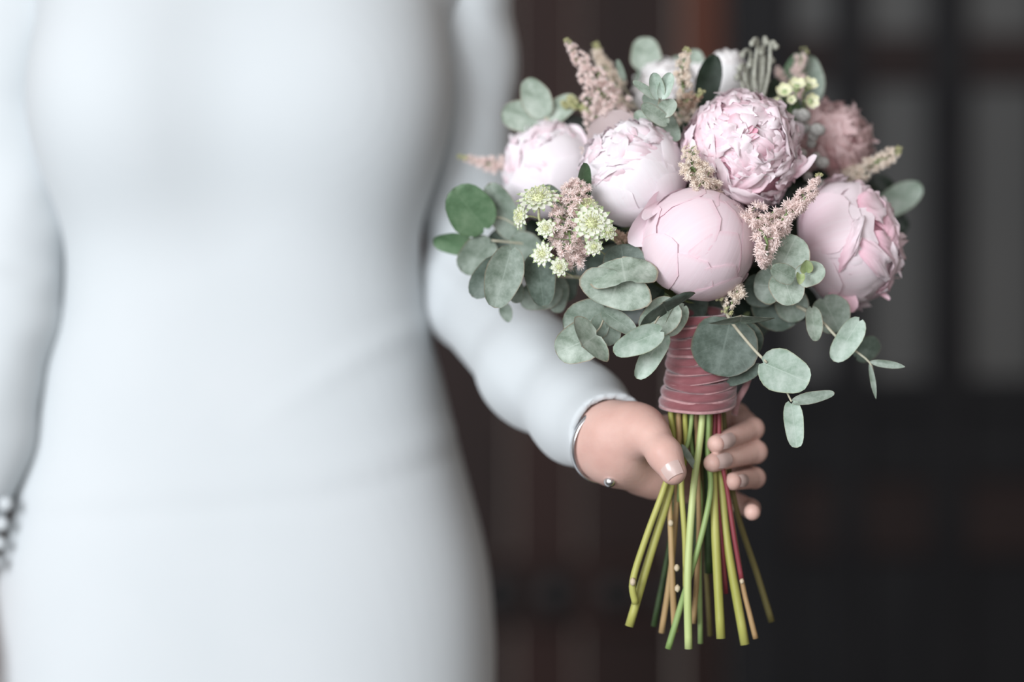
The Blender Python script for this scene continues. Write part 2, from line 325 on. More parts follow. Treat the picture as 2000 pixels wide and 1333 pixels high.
# ------------------------------------------------------------------ the woman
YC = 1.975
BX = (480 - 1000) * YC / FPX
pers = empty('person', (BX, YC, 0), label='woman in a white long-sleeved dress, seen chest to hips, holding out the bouquet', cat='person')
S_ = YC / FPX
zt = np.array([0.02, .12, .35, .55, .75, .823, .87, .92, .973, 1.03, 1.09, 1.17, 1.235, 1.30, 1.377, 1.42, 1.455, 1.48])
at_ = np.array([.27, .25, .205, .194, .201, .204, .2035, .199, .185, .169, .156, .140, .142, .152, .158, .165, .12, .055])
bt_ = np.array([.25, .22, .17, .142, .137, .137, .135, .131, .124, .115, .106, .098, .098, .100, .098, .088, .07, .055])
zf = np.linspace(0.02, 1.48, 160); _k = np.array([1, 4, 7, 4, 1]) / 17.0
def _sm(a):
    q = np.interp(zf, zt, a)
    for _ in range(6): q[2:-2] = np.convolve(q, _k, 'valid')
    return q
at_ = _sm(at_); bt_ = _sm(bt_); zt = zf
def torso(P, grow=0.0):
    z = P[..., 2]; a = np.interp(z, zt, at_) + grow; b = np.interp(z, zt, bt_) + grow
    x = (P[..., 0] - BX) / a; y = (P[..., 1] - YC) / b
    d = ((np.abs(x) ** 2.7 + np.abs(y) ** 2.7) ** (1 / 2.7) - 1) * np.minimum(a, b) * 0.9
    d = np.maximum(d, np.maximum(0.02 - z, z - 1.475))
    for sx in (-1, 1):
        d = smin(d, ell(P, (BX + sx * .078, YC - .058, 1.290), (.068 + grow, .060 + grow, .070 + grow)), .075)
    return d
ARM_L = [(at(885, -110, 1.99), .050), (at(910, 120, 2.0), .039), (at(918, 400, 1.995), .037), (at(930, 575, 1.965), .041), (at(1045, 728, 1.83), .0385), (at(1130, 808, 1.76), .033), (at(1186, 846, 1.708), .0305)]
ARM_R = [(at(75, -110, 1.99), .052), (at(12, 120, 1.975), .044), (at(34, 420, 1.965), .041), (at(18, 620, 1.94), .040), (at(-26, 860, 1.91), .034), (at(-92, 1090, 1.90), .028)]
def dress_f(P):
    d = torso(P)
    x = P[..., 0] - BX; z = P[..., 2]; fr = (P[..., 1] < YC)
    for sx, A in ((1, ARM_L), (-1, ARM_R)):
        d = smin(d, cone(P, (BX + sx * .10, YC, 1.43), A[0][0], .04, .046), .05)
    zc = 0.972 + 0.9 * np.clip(x - .06, 0, 1) ** 1.6 + .01 * np.sin(x * 9)
    d = d + fr * (.0007 * np.exp(-((z - zc) / .007) ** 2) - .0009 * np.exp(-((z - zc - .020) / .014) ** 2))
    zc2 = 1.035 + 0.55 * (x - .02) + .01 * np.sin(x * 14)
    d = d - fr * .0016 * np.exp(-((z - zc2) / .010) ** 2) * np.clip((x) * 12, 0, 1)
    d = d + .0012 * np.sin(z * 55 + x * 25) * np.exp(-((z - 1.12) / .06) ** 2) * np.clip(np.abs(x) * 10 - .4, 0, 1)
    sk = np.clip((.80 - z) / .5, 0, 1); ang = np.arctan2(P[..., 1] - YC, x)
    d = d + sk * .012 * np.sin(ang * 11 + 2 * np.sin(z * 4))
    return d
v, f = surface_nets(dress_f, (BX - .32, YC - .31, -.005), (BX + .32, YC + .31, 1.50), .0062)
dress = obj('dress', (v, f), M['crepe'], pers, org=(BX, YC, 0), label='plain white crepe dress, close fitting, with long sleeves')
def sleeve(A, seed, cuffdir):
    A = [(np.array(p), r) for p, r in A]
    def fn(P):
        d = chain(P, A, .02)
        q = P * np.array([1, 1, 1], np.float32)
        el = A[3][0]; de = np.linalg.norm(P - el.astype(np.float32), axis=-1)
        w = np.sin((q[..., 2] * 1.0 + q[..., 0] * .5 * math.sin(seed)) * 150 + 3 * np.sin(q[..., 0] * 40 + seed) + 2 * np.sin(q[..., 1] * 30)) * .0011
        w2 = np.sin(q[..., 0] * 80 - q[..., 2] * 60 + q[..., 1] * 35 + seed) * .0007
        d = d + w * (.25 + .6 * np.exp(-(de / .07) ** 2)) + w2
        end = A[-1][0].astype(np.float32); pr = A[-2][0].astype(np.float32); n = (end - pr) / np.linalg.norm(end - pr)
        t = (P - end) @ n
        near = np.linalg.norm(P - end, axis=-1) < .12
        d = np.where(near, np.maximum(d, t - .004), d)                       # cut the cuff square
        inner = cone(P, end - n * .05, end + n * .05, A[-1][1] - .0056, A[-1][1] - .0056)
        return np.maximum(d, -np.maximum(inner, -.03 - t))                   # hollow mouth
    P_ = np.array([p for p, r in A]); r = .065
    return surface_nets(fn, P_.min(0) - r, P_.max(0) + r, .0027)
sl = obj('sleeve', sleeve(ARM_L, 1.3, 1), M['crepe'], dress, label='white sleeve reaching towards the bouquet')
sr = obj('sleeve', sleeve(ARM_R, 4.1, -1), M['crepe'], dress, label='white sleeve hanging straight down')
for k, (px, py, Y) in enumerate([(985, 762, 1.845), (1013, 783, 1.82), (1041, 803, 1.795), (1068, 822, 1.77), (1094, 839, 1.75), (1118, 854, 1.728), (1141, 868, 1.708)]):
    obj('button', ball(at(px, py, Y), .0042, 12, 8), M['crepe'], dress)
for px, py in [(12, 985), (4, 1024), (-2, 1062), (-10, 1098)]:
    obj('button', ball(at(px, py, 1.885), .0055, 12, 8), M['crepe'], dress)

# body: head, neck, trunk under the dress, arms, two hands
def hand_left(P):
    A = lambda px, py, Y: np.array(at(px, py, Y))
    arm = chain(P, [(A(1120, 815, 1.77), .024), (A(1182, 862, 1.712), .0245), (A(1206, 872, 1.702), .024)], .01)
    palm = smin(cone(P, A(1205, 842, 1.698), A(1250, 842, 1.685), .0205, .0185), cone(P, A(1208, 893, 1.706), A(1285, 925, 1.722), .0205, .0185), .006)
    palm = smin(palm, cone(P, A(1205, 868, 1.722), A(1325, 880, 1.752), .018, .0145), .012)
    palm = smin(palm, cone(P, A(1240, 850, 1.735), A(1335, 838, 1.752), .012, .0115), .01)
    palm = smin(palm, cone(P, A(1250, 920, 1.73), A(1325, 955, 1.748), .015, .0105), .012)
    palm = smin(arm, palm, .012)
    th = chain(P, [(A(1238, 838, 1.690), .0175), (A(1272, 853, 1.672), .0125), (A(1298, 888, 1.655), .0112), (A(1315, 922, 1.650), .0092)], .006)
    palm = smin(palm, th, .007)
    fs = None
    for pts in FINGERS:
        c = chain(P, [(A(*p[:3]), p[3]) for p in pts], .003); fs = c if fs is None else smin(fs, c, .0012)
    return smin(palm, fs, .006)
FINGERS = [
    [(1338, 838, 1.752, .0105), (1440, 812, 1.765, .0085), (1470, 838, 1.728, .0080), (1399, 868, 1.690, .0066)],
    [(1342, 876, 1.756, .0105), (1448, 866, 1.770, .0085), (1476, 883, 1.728, .0080), (1392, 905, 1.688, .0066)],
    [(1340, 918, 1.752, .0100), (1445, 918, 1.768, .0080), (1474, 934, 1.732, .0074), (1431, 941, 1.695, .0064)],
    [(1330, 955, 1.746, .0092), (1425, 975, 1.765, .0072), (1466, 994, 1.748, .0066), (1469, 1001, 1.705, .0060)]]
bl = at(1120, 815, 1.77)
hv, hf = surface_nets(hand_left, np.array(at(1095, 1060, 1.70)) - (.0, .10, .0), np.array(at(1520, 740, 1.80)) + (.01, .03, .01), .0013)
def body_f(P):
    d = torso(P, -.012)
    d = smin(d, cone(P, (BX, YC + .01, 1.42), (BX, YC, 1.53), .05, .047), .03)
    hc = np.array([BX, YC - .01, 1.635])
    d = smin(d, ell(P, hc + (0, .012, .03), (.074, .092, .095)), .02)
    d = smin(d, ell(P, hc + (0, -.022, -.045), (.052, .060, .058)), .03)
    d = smin(d, cone(P, hc + (0, -.088, .005), hc + (0, -.104, -.022), .007, .011), .012)
    d = smin(d, ell(P, hc + (0, -.080, -.052), (.022, .012, .010)), .008)
    for s in (-1, 1):
        d = smin(d, ell(P, hc + (s * .075, .01, -.012), (.010, .020, .030)), .006)
        d = np.maximum(d, -ell(P, hc + (s * .031, -.088, .012), (.014, .012, .008)))
    for A in (ARM_L, ARM_R):
        d = smin(d, chain(P, [(np.array(p), r - .012) for p, r in A], .01), .01)
    # relaxed hand hanging below the other cuff
    w = np.array(ARM_R[-1][0])
    D = lambda x, y, z: w + np.array([x, y, z])
    hnd = smin(cone(P, D(0, 0, .02), D(0, 0, -.02), .019, .019), cone(P, D(.0, .012, -.045), D(.002, -.012, -.085), .019, .016), .02)
    hnd = smin(hnd, cone(P, D(0, -.018, -.045), D(.002, -.03, -.085), .012, .011), .012)
    for q, (yy, ln) in enumerate([(-.032, .070), (-.012, .080), (.008, .074), (.025, .058)]):
        hnd = smin(hnd, chain(P, [(D(0, yy, -.085), .0095), (D(.004, yy, -.085 - ln * .5), .0082), (D(.014, yy, -.085 - ln), .0066)], .003), .003)
    hnd = smin(hnd, chain(P, [(D(.004, -.025, -.03), .013), (D(.012, -.048, -.062), .0105), (D(.016, -.055, -.095), .0082)], .004), .006)
    return smin(d, hnd, .006)
bv, bf = surface_nets(body_f, (BX - .34, YC - .34, 0.0), (BX + .47, YC + .15, 1.76), .0058)
allv = np.vstack([bv, hv]); allf = np.vstack([bf, hf + len(bv)])
body = obj('body', (allv, allf), M['skin'], pers, org=(BX, YC, 0))
hc = Vector((BX, YC - .01, 1.635))
for s in (-1, 1):
    e = obj('eye', ball(hc + Vector((s * .031, -.078, .012)), .0115, 16, 10), M['eye'], pers)
    obj('iris', ball(hc + Vector((s * .031, -.0875, .012)), .0048, 12, 6, (1, .5, 1)), M['iris'], e)
    obj('eyebrow', tube([hc + Vector((s * .016, -.092, .030)), hc + Vector((s * .034, -.091, .035)), hc + Vector((s * .050, -.080, .029))], [.002, .003, .001], 6), M['hair'], pers)
obj('lips', join([ball(hc + Vector((0, -.0925, -.049)), .018, 14, 8, (1, .35, .28)), ball(hc + Vector((0, -.0925, -.056)), .016, 14, 8, (1, .4, .30))]), M['lips'], pers)
def hair_f(P):
    c = np.array(hc); d = ell(P, c + (0, .018, .036), (.084, .100, .102))
    d = np.maximum(d, -ell(P, c + (0, -.075, -.025), (.066, .075, .092)))
    d = smin(d, ell(P, c + (0, .105, -.01), (.05, .045, .05)), .02)
    return d + .0015 * np.sin(P[..., 0] * 240 + 5 * np.sin(P[..., 2] * 30))
obj('hair', surface_nets(hair_f, hc - Vector((.13, .15, .13)), hc + Vector((.13, .18, .17)), .004), M['hair'], pers)

def nail(tip, base, r, facing):
    """small shield on the back of a fingertip"""
    t = (Vector(tip) - Vector(base)).normalized(); n = (Vector(facing) - t * t.dot(Vector(facing))).normalized(); s = t.cross(n)
    V = []
    for i in range(7):
        for j in range(7):
            u = (j - 3) / 3; w = (i - 3) / 3
            q = Vector(tip) + t * (w * r * .95 - r * .15) + s * (u * r * .72 * math.sqrt(max(.02, 1 - .25 * w * w))) + n * (r * 1.04 * math.sqrt(max(0, 1 - .5 * u * u)) - max(0, w) ** 2 * r * .25 - .0002)
            V.append(q)
    F = grid_faces(7, 7); obj('fingernail', (np.array(V), F), M['nail'], pers)
nail(at(1313, 917, 1.650), at(1298, 888, 1.655), .0096, (-.15, -1, .1))
nail(at(1409, 864, 1.691), at(1470, 838, 1.728), .0072, (.5, -1, .1))
nail(at(1402, 902, 1.690), at(1476, 883, 1.728), .0072, (.5, -1, .1))
nail(at(1440, 940, 1.697), at(1474, 934, 1.732), .0064, (.8, -1, .1))

# bracelet: a thin bangle with a bead, round the wrist
bc = at(1184, 868, 1.708); ax = (at(1250, 880, 1.69) - at(1120, 815, 1.77)).normalized()
s1 = ax.cross(Vector((0, 0, 1))).normalized(); s2 = ax.cross(s1)
brc = empty('bracelet', bc - Vector((0, 0, .028)), label='thin silver bangle with a small bead, around the wrist at the white cuff', cat='bracelet')
V = []
for i in range(64):
    w = 2 * math.pi * i / 64; r0 = .0275
    c = bc + s1 * (math.cos(w) * r0) + s2 * (math.sin(w) * r0 * 1.02); n = (s1 * math.cos(w) + s2 * math.sin(w))
    for k in range(8):
        q = 2 * math.pi * k / 8; V.append(c + n * (math.cos(q) * .0009) + ax * (math.sin(q) * .0026))
F = [(i * 8 + k, i * 8 + (k + 1) % 8, ((i + 1) % 64) * 8 + (k + 1) % 8, ((i + 1) % 64) * 8 + k) for i in range(64) for k in range(8)]
obj('band', (np.array(V), F), M['silver'], brc)
obj('bead', ball(at(1191, 941, 1.690), .0042, 14, 10), M['silver'], brc)

# ------------------------------------------------------------------ the bouquet
bq = empty('bouquet', at(1365, 1262, 1.70), label='hand-tied bridal bouquet of blush peonies, eucalyptus and astilbe with a rose velvet ribbon', cat='bouquet')

def leaf_data(base, tip, width, roll=0.0, cup=0.12, bend=0.0, seed=0, nu=9, nv=11, rnd=1.0):
    """rounded leaf; base and tip are points, width in metres, roll turns the blade about its own axis"""
    base = Vector(base); tip = Vector(tip); ax = tip - base; Ln = ax.length; t = ax.normalized()
    view = Vector((0, -1, 0)); n = (view - t * t.dot(view)).normalized(); s = t.cross(n)
    c, sn = math.cos(roll), math.sin(roll); s2 = s * c + n * sn; n2 = n * c - s * sn
    rs = random.Random(seed * 13 + 5); a1, a2, a3 = (rs.uniform(0, 6.28) for _ in range(3))
    V = []; U = []; E = []
    for i in range(nv):
        v = 0.5 - 0.5 * math.cos(math.pi * (0.03 + 0.965 * i / (nv - 1)))
        prof = (max(0, 1 - (2 * v - 1) ** 2)) ** (0.40 * rnd) * (1 - .10 * (2 * v - 1))
        prof = max(prof, 0.02)
        for j in range(nu):
            u = math.sin((-1 + 2 * j / (nu - 1)) * math.pi / 2); u = math.copysign(abs(u) ** .9, u)
            edge = 1 + .035 * math.sin(5 * v + a1 + 2.5 * u) + .025 * math.sin(11 * v + a2)
            notch = .07 * Ln * (1 - abs(u)) * (1 - v) ** 3
            x = u * width / 2 * prof * edge
            z = cup * width * (abs(u) ** 1.7) * prof * 0.8 + bend * Ln * (v * v) + .02 * width * math.sin(6 * v + a3 + 3 * u) * abs(u) - .015 * width * math.exp(-(u / .12) ** 2)
            V.append(base + t * (Ln * v + notch) + s2 * x + n2 * z); U.append((.5 + u / 2, v)); E.append(1.0 if (abs(u) > .99 or i == nv - 1) else 0.0)
    return np.array(V), grid_faces(nu, nv), np.array(U), {'edge': np.array(E)}
LSEED = [0]
def leaf(parent, b, t, w, mat='leaf', roll=0.0, cup=0.12, bend=0.0, rnd=1.0):
    """b, t = (px, py, Y); w in pixels"""
    LSEED[0] += 1
    return obj('leaf', leaf_data(at(*b), at(*t), mm(w, (b[2] + t[2]) / 2), roll, cup, bend, LSEED[0], rnd=rnd), M[mat], parent)
def sprig(twigs, leaves, label):
    P = [tube([at(*q) for q in pts], [mm(r, pts[0][2]) for r in rr], 7) for pts, rr in twigs]
    s = obj('eucalyptus_sprig', join(P), M['twig'], bq, org=at(*twigs[0][0][0]), label=label)
    for L in leaves: leaf(s, *L[:3], **(L[3] if len(L) > 3 else {}))
    return s
D = dict
# far left, with the big green leaf
sprig([([(1180, 470, 1.76), (1060, 478, 1.745), (960, 470, 1.735)], [3, 2.5, 2]), ([(1060, 478, 1.745), (990, 430, 1.74), (952, 425, 1.735)], [2.5, 2, 2])], [
    ((950, 452, 1.735), (886, 368, 1.725), 92, D(mat='leaf_green', cup=.08)),
    ((1012, 468, 1.745), (955, 358, 1.735), 64, D(mat='leaf_mid', roll=.3)),
    ((930, 478, 1.745), (846, 473, 1.755), 46, D(mat='leaf_green', roll=.5)),
    ((962, 470, 1.740), (900, 530, 1.735), 68, D(mat='leaf_mid')),
    ((1052, 500, 1.74), (1000, 462, 1.74), 58, D(mat='leaf_mid')),
    ((1010, 455, 1.75), (950, 500, 1.755), 60, D(mat='leaf_dark')),
], 'eucalyptus sprig at the far left with a saturated green round leaf')
sprig([([(1180, 545, 1.72), (1090, 540, 1.705), (1006, 540, 1.69)], [3.5, 3, 2.2])], [
    ((985, 505, 1.70), (922, 580, 1.70), 58, D(mat='leaf_dark')),
    ((1000, 481, 1.685), (966, 602, 1.68), 72, D(mat='leaf_mid', cup=.18)),
    ((998, 545, 1.70), (1013, 592, 1.70), 36, D(mat='leaf_mid')),
    ((1050, 494, 1.70), (1062, 600, 1.685), 62, D(mat='leaf_dark', cup=.22)),
    ((1098, 560, 1.715), (1015, 590, 1.725), 62, D(mat='leaf_mid')),
    ((1090, 540, 1.72), (1088, 612, 1.72), 44, D(mat='leaf_mid')),
    ((983, 590, 1.72), (994, 630, 1.72), 26, D(mat='leaf_mid', rnd=1.5)),
    ((1075, 505, 1.73), (1110, 590, 1.735), 70, D(mat='leaf_dark')),
], 'eucalyptus sprig of greyish leaves below the left astrantia')
sprig([([(1290, 520, 1.72), (1245, 530, 1.69), (1208, 541, 1.652)], [4, 3, 2.5])], [
    ((1212, 530, 1.652), (1190, 601, 1.655), 148, D(mat='leaf', cup=.06, bend=-.05)),
    ((1222, 552, 1.642), (1214, 508, 1.662), 136, D(mat='leaf', roll=0.0, cup=-.14, bend=.1, rnd=.7)),
    ((1222, 540, 1.675), (1213, 477, 1.675), 84, D(mat='leaf_dark')),
    ((1245, 545, 1.69), (1287, 575, 1.70), 50, D(mat='leaf_dark')),
], 'large silvery eucalyptus leaves below the small white flowers')
sprig([([(1255, 570, 1.73), (1215, 590, 1.70), (1183, 619, 1.672), (1172, 640, 1.662), (1156, 658, 1.654)], [3.5, 3, 2.2, 1.8, 1.5])], [
    ((1188, 618, 1.675), (1100, 640, 1.678), 88, D(mat='leaf_mid', cup=.08)),
    ((1176, 612, 1.672), (1192, 676, 1.676), 62, D(mat='leaf_mid', cup=.08)),
    ((1176, 606, 1.668), (1241, 652, 1.662), 40, D(mat='leaf_mid', roll=.3)),
    ((1166, 655, 1.662), (1086, 690, 1.665), 80, D(mat='leaf')),
    ((1168, 652, 1.650), (1136, 676, 1.634), 106, D(mat='leaf', cup=.06)),
], 'eucalyptus sprig with round leaves hanging over the white sleeve')
sprig([([(1330, 560, 1.73), (1312, 580, 1.69), (1299, 599, 1.66), (1286, 620, 1.652), (1274, 640, 1.645)], [4, 3, 2.5, 2, 1.8])], [
    ((1304, 611, 1.655), (1295, 592, 1.640), 126, D(mat='leaf_dark', cup=.03, rnd=1.4)),
    ((1322, 592, 1.665), (1254, 652, 1.660), 72, D(mat='leaf')),
    ((1338, 595, 1.670), (1302, 655, 1.665), 44, D(mat='leaf', roll=.5)),
    ((1296, 645, 1.645), (1198, 688, 1.640), 54, D(mat='leaf_pale', cup=.10, roll=.2)),
    ((1300, 648, 1.662), (1243, 740, 1.660), 46, D(mat='leaf_pale', cup=.22, roll=.2)),
], 'eucalyptus sprig hanging just left of the ribbon')
sprig([([(1400, 570, 1.73), (1415, 600, 1.69), (1427, 627, 1.662), (1470, 680, 1.655), (1498, 709, 1.650)], [4, 3.5, 3, 3, 2.6]), ([(1498, 709, 1.656), (1530, 755, 1.660), (1546, 785, 1.652)], [2, 2, 2])], [
    ((1428, 622, 1.672), (1400, 734, 1.672), 134, D(mat='leaf_dark', cup=.05)),
    ((1430, 640, 1.678), (1470, 700, 1.69), 84, D(mat='leaf_dark')),
    ((1446, 632, 1.655), (1449, 617, 1.640), 132, D(mat='leaf_mid', cup=.03, rnd=1.3)),
    ((1484, 706, 1.650), (1580, 748, 1.652), 84, D(mat='leaf_pale', cup=.06)),
    ((1488, 712, 1.672), (1420, 752, 1.685), 30, D(mat='leaf_dark', roll=.4)),
    ((1546, 786, 1.652), (1630, 768, 1.648), 24, D(mat='leaf_mid', roll=.3)),
    ((1545, 783, 1.652), (1556, 875, 1.650), 38, D(mat='leaf_pale', cup=.1, rnd=.7)),
], 'eucalyptus sprig with a long bare twig hanging right of the ribbon')
sprig([([(1520, 590, 1.73), (1560, 600, 1.71), (1604, 628, 1.69), (1642, 666, 1.685), (1698, 708, 1.685), (1706, 745, 1.685)], [4, 3.5, 3, 2.6, 2, .8])], [
    ((1585, 598, 1.685), (1593, 667, 1.680), 36, D(mat='leaf', roll=.3)),
    ((1606, 580, 1.705), (1640, 648, 1.705), 76, D(mat='leaf_mid', cup=.1)),
    ((1682, 622, 1.680), (1628, 706, 1.680), 50, D(mat='leaf_pale', cup=.12)),
    ((1670, 700, 1.72), (1716, 665, 1.73), 46, D(mat='leaf_dark')),
    ((1698, 707, 1.685), (1768, 717, 1.675), 16, D(mat='leaf_mid', rnd=1.8)),
    ((1698, 708, 1.685), (1711, 780, 1.680), 11, D(mat='leaf_mid', rnd=1.8)),
], 'eucalyptus sprig under the right-hand peony, ending in two slim leaves')
sprig([([(1490, 560, 1.72), (1520, 548, 1.70), (1560, 535, 1.66)], [4, 3.5, 3])], [
    ((1520, 535, 1.675), (1556, 460, 1.668), 92, D(mat='leaf', cup=.08)),
    ((1553, 545, 1.655), (1506, 523, 1.645), 40, D(mat='leaf', cup=.12)),
    ((1527, 528, 1.668), (1549, 596, 1.662), 70, D(mat='leaf', cup=.08)),
    ((1557, 545, 1.655), (1611, 524, 1.640), 50, D(mat='leaf', cup=.12)),
    ((1530, 560, 1.685), (1472, 556, 1.690), 72, D(mat='leaf_mid')),
    ((1490, 535, 1.70), (1480, 600, 1.705), 70, D(mat='leaf_dark')),
    ((1575, 533, 1.645), (1575, 508, 1.635), 26, D(mat='bud_green', cup=.25)),
    ((1563, 535, 1.645), (1561, 556, 1.632), 18, D(mat='bud_green', cup=.4)),
    ((1500, 560, 1.715), (1545, 640, 1.715), 110, D(mat='leaf_dark')),
    ((1535, 570, 1.712), (1560, 628, 1.71), 66, D(mat='leaf_mid')),
], 'eucalyptus rosette with two tiny yellow-green leaves right of the lowest peony')
sprig([([(1210, 300, 1.80), (1120, 255, 1.785), (1064, 230, 1.775)], [3.5, 3, 2.5])], [
    ((1066, 230, 1.775), (1028, 153, 1.77), 58, D(mat='leaf', roll=.2)),
    ((1070, 233, 1.778), (978, 222, 1.775), 68, D(mat='leaf')),
    ((1062, 238, 1.776), (1126, 190, 1.775), 48, D(mat='leaf', roll=.2)),
    ((1066, 232, 1.776), (1102, 262, 1.78), 38, D(mat='leaf')),
    ((1060, 290, 1.79), (1050, 246, 1.79), 40, D(mat='leaf')),
    ((1082, 236, 1.79), (1160, 252, 1.79), 38, D(mat='leaf_black')),
], 'eucalyptus sprig standing out at the upper left beside the sleeve')
sprig([([(1290, 290, 1.76), (1284, 240, 1.72), (1288, 195, 1.685), (1290, 180, 1.682)], [3, 2.5, 2, 1.2])], [
    ((1288, 194, 1.682), (1276, 142, 1.675), 30, D(mat='leaf_pale', cup=.3)),
    ((1291, 194, 1.680), (1310, 142, 1.678), 28, D(mat='leaf_pale', cup=.3)),
    ((1284, 192, 1.682), (1236, 158, 1.676), 18, D(mat='leaf')),
    ((1288, 222, 1.69), (1320, 198, 1.68), 34, D(mat='leaf')),
    ((1305, 243, 1.69), (1253, 204, 1.68), 30, D(mat='leaf')),
    ((1286, 215, 1.70), (1260, 182, 1.705), 34, D(mat='leaf_mid')),
    ((1268, 262, 1.71), (1243, 216, 1.71), 32, D(mat='leaf')),
    ((1298, 222, 1.71), (1324, 276, 1.70), 30, D(mat='leaf_mid')),
    ((1285, 225, 1.72), (1280, 268, 1.70), 34, D(mat='leaf_mid')),
], 'small upright eucalyptus tip above the two middle peonies')
sprig([([(1290, 220, 1.82), (1268, 170, 1.82), (1262, 135, 1.82)], [3, 2.5, 2]), ([(1250, 220, 1.78), (1225, 180, 1.77), (1212, 150, 1.76)], [2, 1.8, 1])], [
    ((1262, 140, 1.82), (1260, 72, 1.82), 62, D(mat='leaf', cup=.05)),
    ((1219, 160, 1.765), (1206, 116, 1.76), 15, D(mat='leaf_mid', roll=.3)),
    ((1252, 254, 1.765), (1190, 216, 1.765), 30, D(mat='leaf_dark')),
    ((1240, 170, 1.80), (1250, 135, 1.80), 12, D(mat='leaf_mid')),
    ((1350, 160, 1.82), (1358, 96, 1.82), 44, D(mat='leaf')),
    ((1300, 150, 1.83), (1330, 112, 1.83), 34, D(mat='leaf')),
], 'eucalyptus with one round leaf standing at the very top left')
sprig([([(1640, 430, 1.80), (1690, 425, 1.82), (1722, 412, 1.82)], [3.5, 3, 2.5])], [
    ((1712, 416, 1.82), (1800, 362, 1.82), 56, D(mat='leaf_pale', cup=.1)),
    ((1722, 420, 1.83), (1772, 450, 1.83), 46, D(mat='leaf_black')),
    ((1700, 350, 1.83), (1745, 385, 1.83), 48, D(mat='leaf_black')),
], 'eucalyptus sprig with a pale leaf sticking out at the far right')
# dark glossy foliage among the flowers
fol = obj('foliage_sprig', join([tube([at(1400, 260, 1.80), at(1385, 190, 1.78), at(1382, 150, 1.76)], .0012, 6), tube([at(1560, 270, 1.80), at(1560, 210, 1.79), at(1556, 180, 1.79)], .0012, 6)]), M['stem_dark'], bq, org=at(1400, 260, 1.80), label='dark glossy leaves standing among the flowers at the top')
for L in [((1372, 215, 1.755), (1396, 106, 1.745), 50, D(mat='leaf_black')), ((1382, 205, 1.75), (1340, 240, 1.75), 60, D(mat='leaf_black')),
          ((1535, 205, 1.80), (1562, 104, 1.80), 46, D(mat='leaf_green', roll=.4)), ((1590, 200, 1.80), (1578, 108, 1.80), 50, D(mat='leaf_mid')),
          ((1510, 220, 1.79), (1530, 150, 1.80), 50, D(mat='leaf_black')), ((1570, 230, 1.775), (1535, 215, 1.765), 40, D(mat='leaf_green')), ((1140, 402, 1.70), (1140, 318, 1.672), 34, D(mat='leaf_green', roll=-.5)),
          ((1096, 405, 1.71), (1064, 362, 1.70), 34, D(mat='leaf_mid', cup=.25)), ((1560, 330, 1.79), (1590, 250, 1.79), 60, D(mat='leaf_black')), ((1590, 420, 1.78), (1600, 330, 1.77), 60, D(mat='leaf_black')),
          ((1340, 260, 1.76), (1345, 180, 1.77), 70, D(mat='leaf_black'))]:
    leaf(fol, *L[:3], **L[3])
# added dark filler leaves standing in for shade, closing the heart and the back of the bouquet
inner = obj('foliage_sprig', join([tube([at(1365, 720, 1.72), at(1365, 600, 1.75), at(1370, 450, 1.82)], .004, 8), tube([at(1365, 700, 1.73), at(1250, 560, 1.80), at(1150, 480, 1.83)], .003, 8), tube([at(1370, 700, 1.73), at(1500, 560, 1.80), at(1620, 480, 1.84)], .003, 8)]), M['stem_dark'], bq, org=at(1365, 720, 1.72), label='dark filler foliage for shade inside the heart of the bouquet')
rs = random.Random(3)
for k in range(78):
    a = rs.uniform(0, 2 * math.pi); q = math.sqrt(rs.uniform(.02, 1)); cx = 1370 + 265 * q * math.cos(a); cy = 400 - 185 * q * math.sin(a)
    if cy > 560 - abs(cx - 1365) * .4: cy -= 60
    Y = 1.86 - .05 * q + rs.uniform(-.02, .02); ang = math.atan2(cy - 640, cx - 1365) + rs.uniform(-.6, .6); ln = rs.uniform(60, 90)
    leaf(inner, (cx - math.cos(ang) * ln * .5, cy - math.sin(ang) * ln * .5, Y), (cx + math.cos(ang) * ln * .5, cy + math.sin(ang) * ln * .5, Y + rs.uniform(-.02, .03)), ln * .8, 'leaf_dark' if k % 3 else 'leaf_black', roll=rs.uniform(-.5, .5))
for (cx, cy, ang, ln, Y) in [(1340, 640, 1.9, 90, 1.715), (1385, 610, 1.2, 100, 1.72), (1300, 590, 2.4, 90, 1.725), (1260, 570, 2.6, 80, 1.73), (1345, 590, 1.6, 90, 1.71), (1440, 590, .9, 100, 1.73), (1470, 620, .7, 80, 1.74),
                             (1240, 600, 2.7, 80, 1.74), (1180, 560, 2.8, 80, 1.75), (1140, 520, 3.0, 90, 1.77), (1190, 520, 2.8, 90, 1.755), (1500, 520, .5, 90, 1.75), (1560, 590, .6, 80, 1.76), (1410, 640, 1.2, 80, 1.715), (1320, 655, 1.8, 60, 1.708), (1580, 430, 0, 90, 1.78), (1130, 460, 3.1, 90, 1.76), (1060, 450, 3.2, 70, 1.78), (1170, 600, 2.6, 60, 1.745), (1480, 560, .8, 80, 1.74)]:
    leaf(inner, (cx - math.cos(ang) * ln * .5, cy - math.sin(ang) * ln * .5, Y), (cx + math.cos(ang) * ln * .5, cy + math.sin(ang) * ln * .5, Y + .008), ln * .85, 'leaf_dark' if int(cx) % 20 else 'leaf_black')

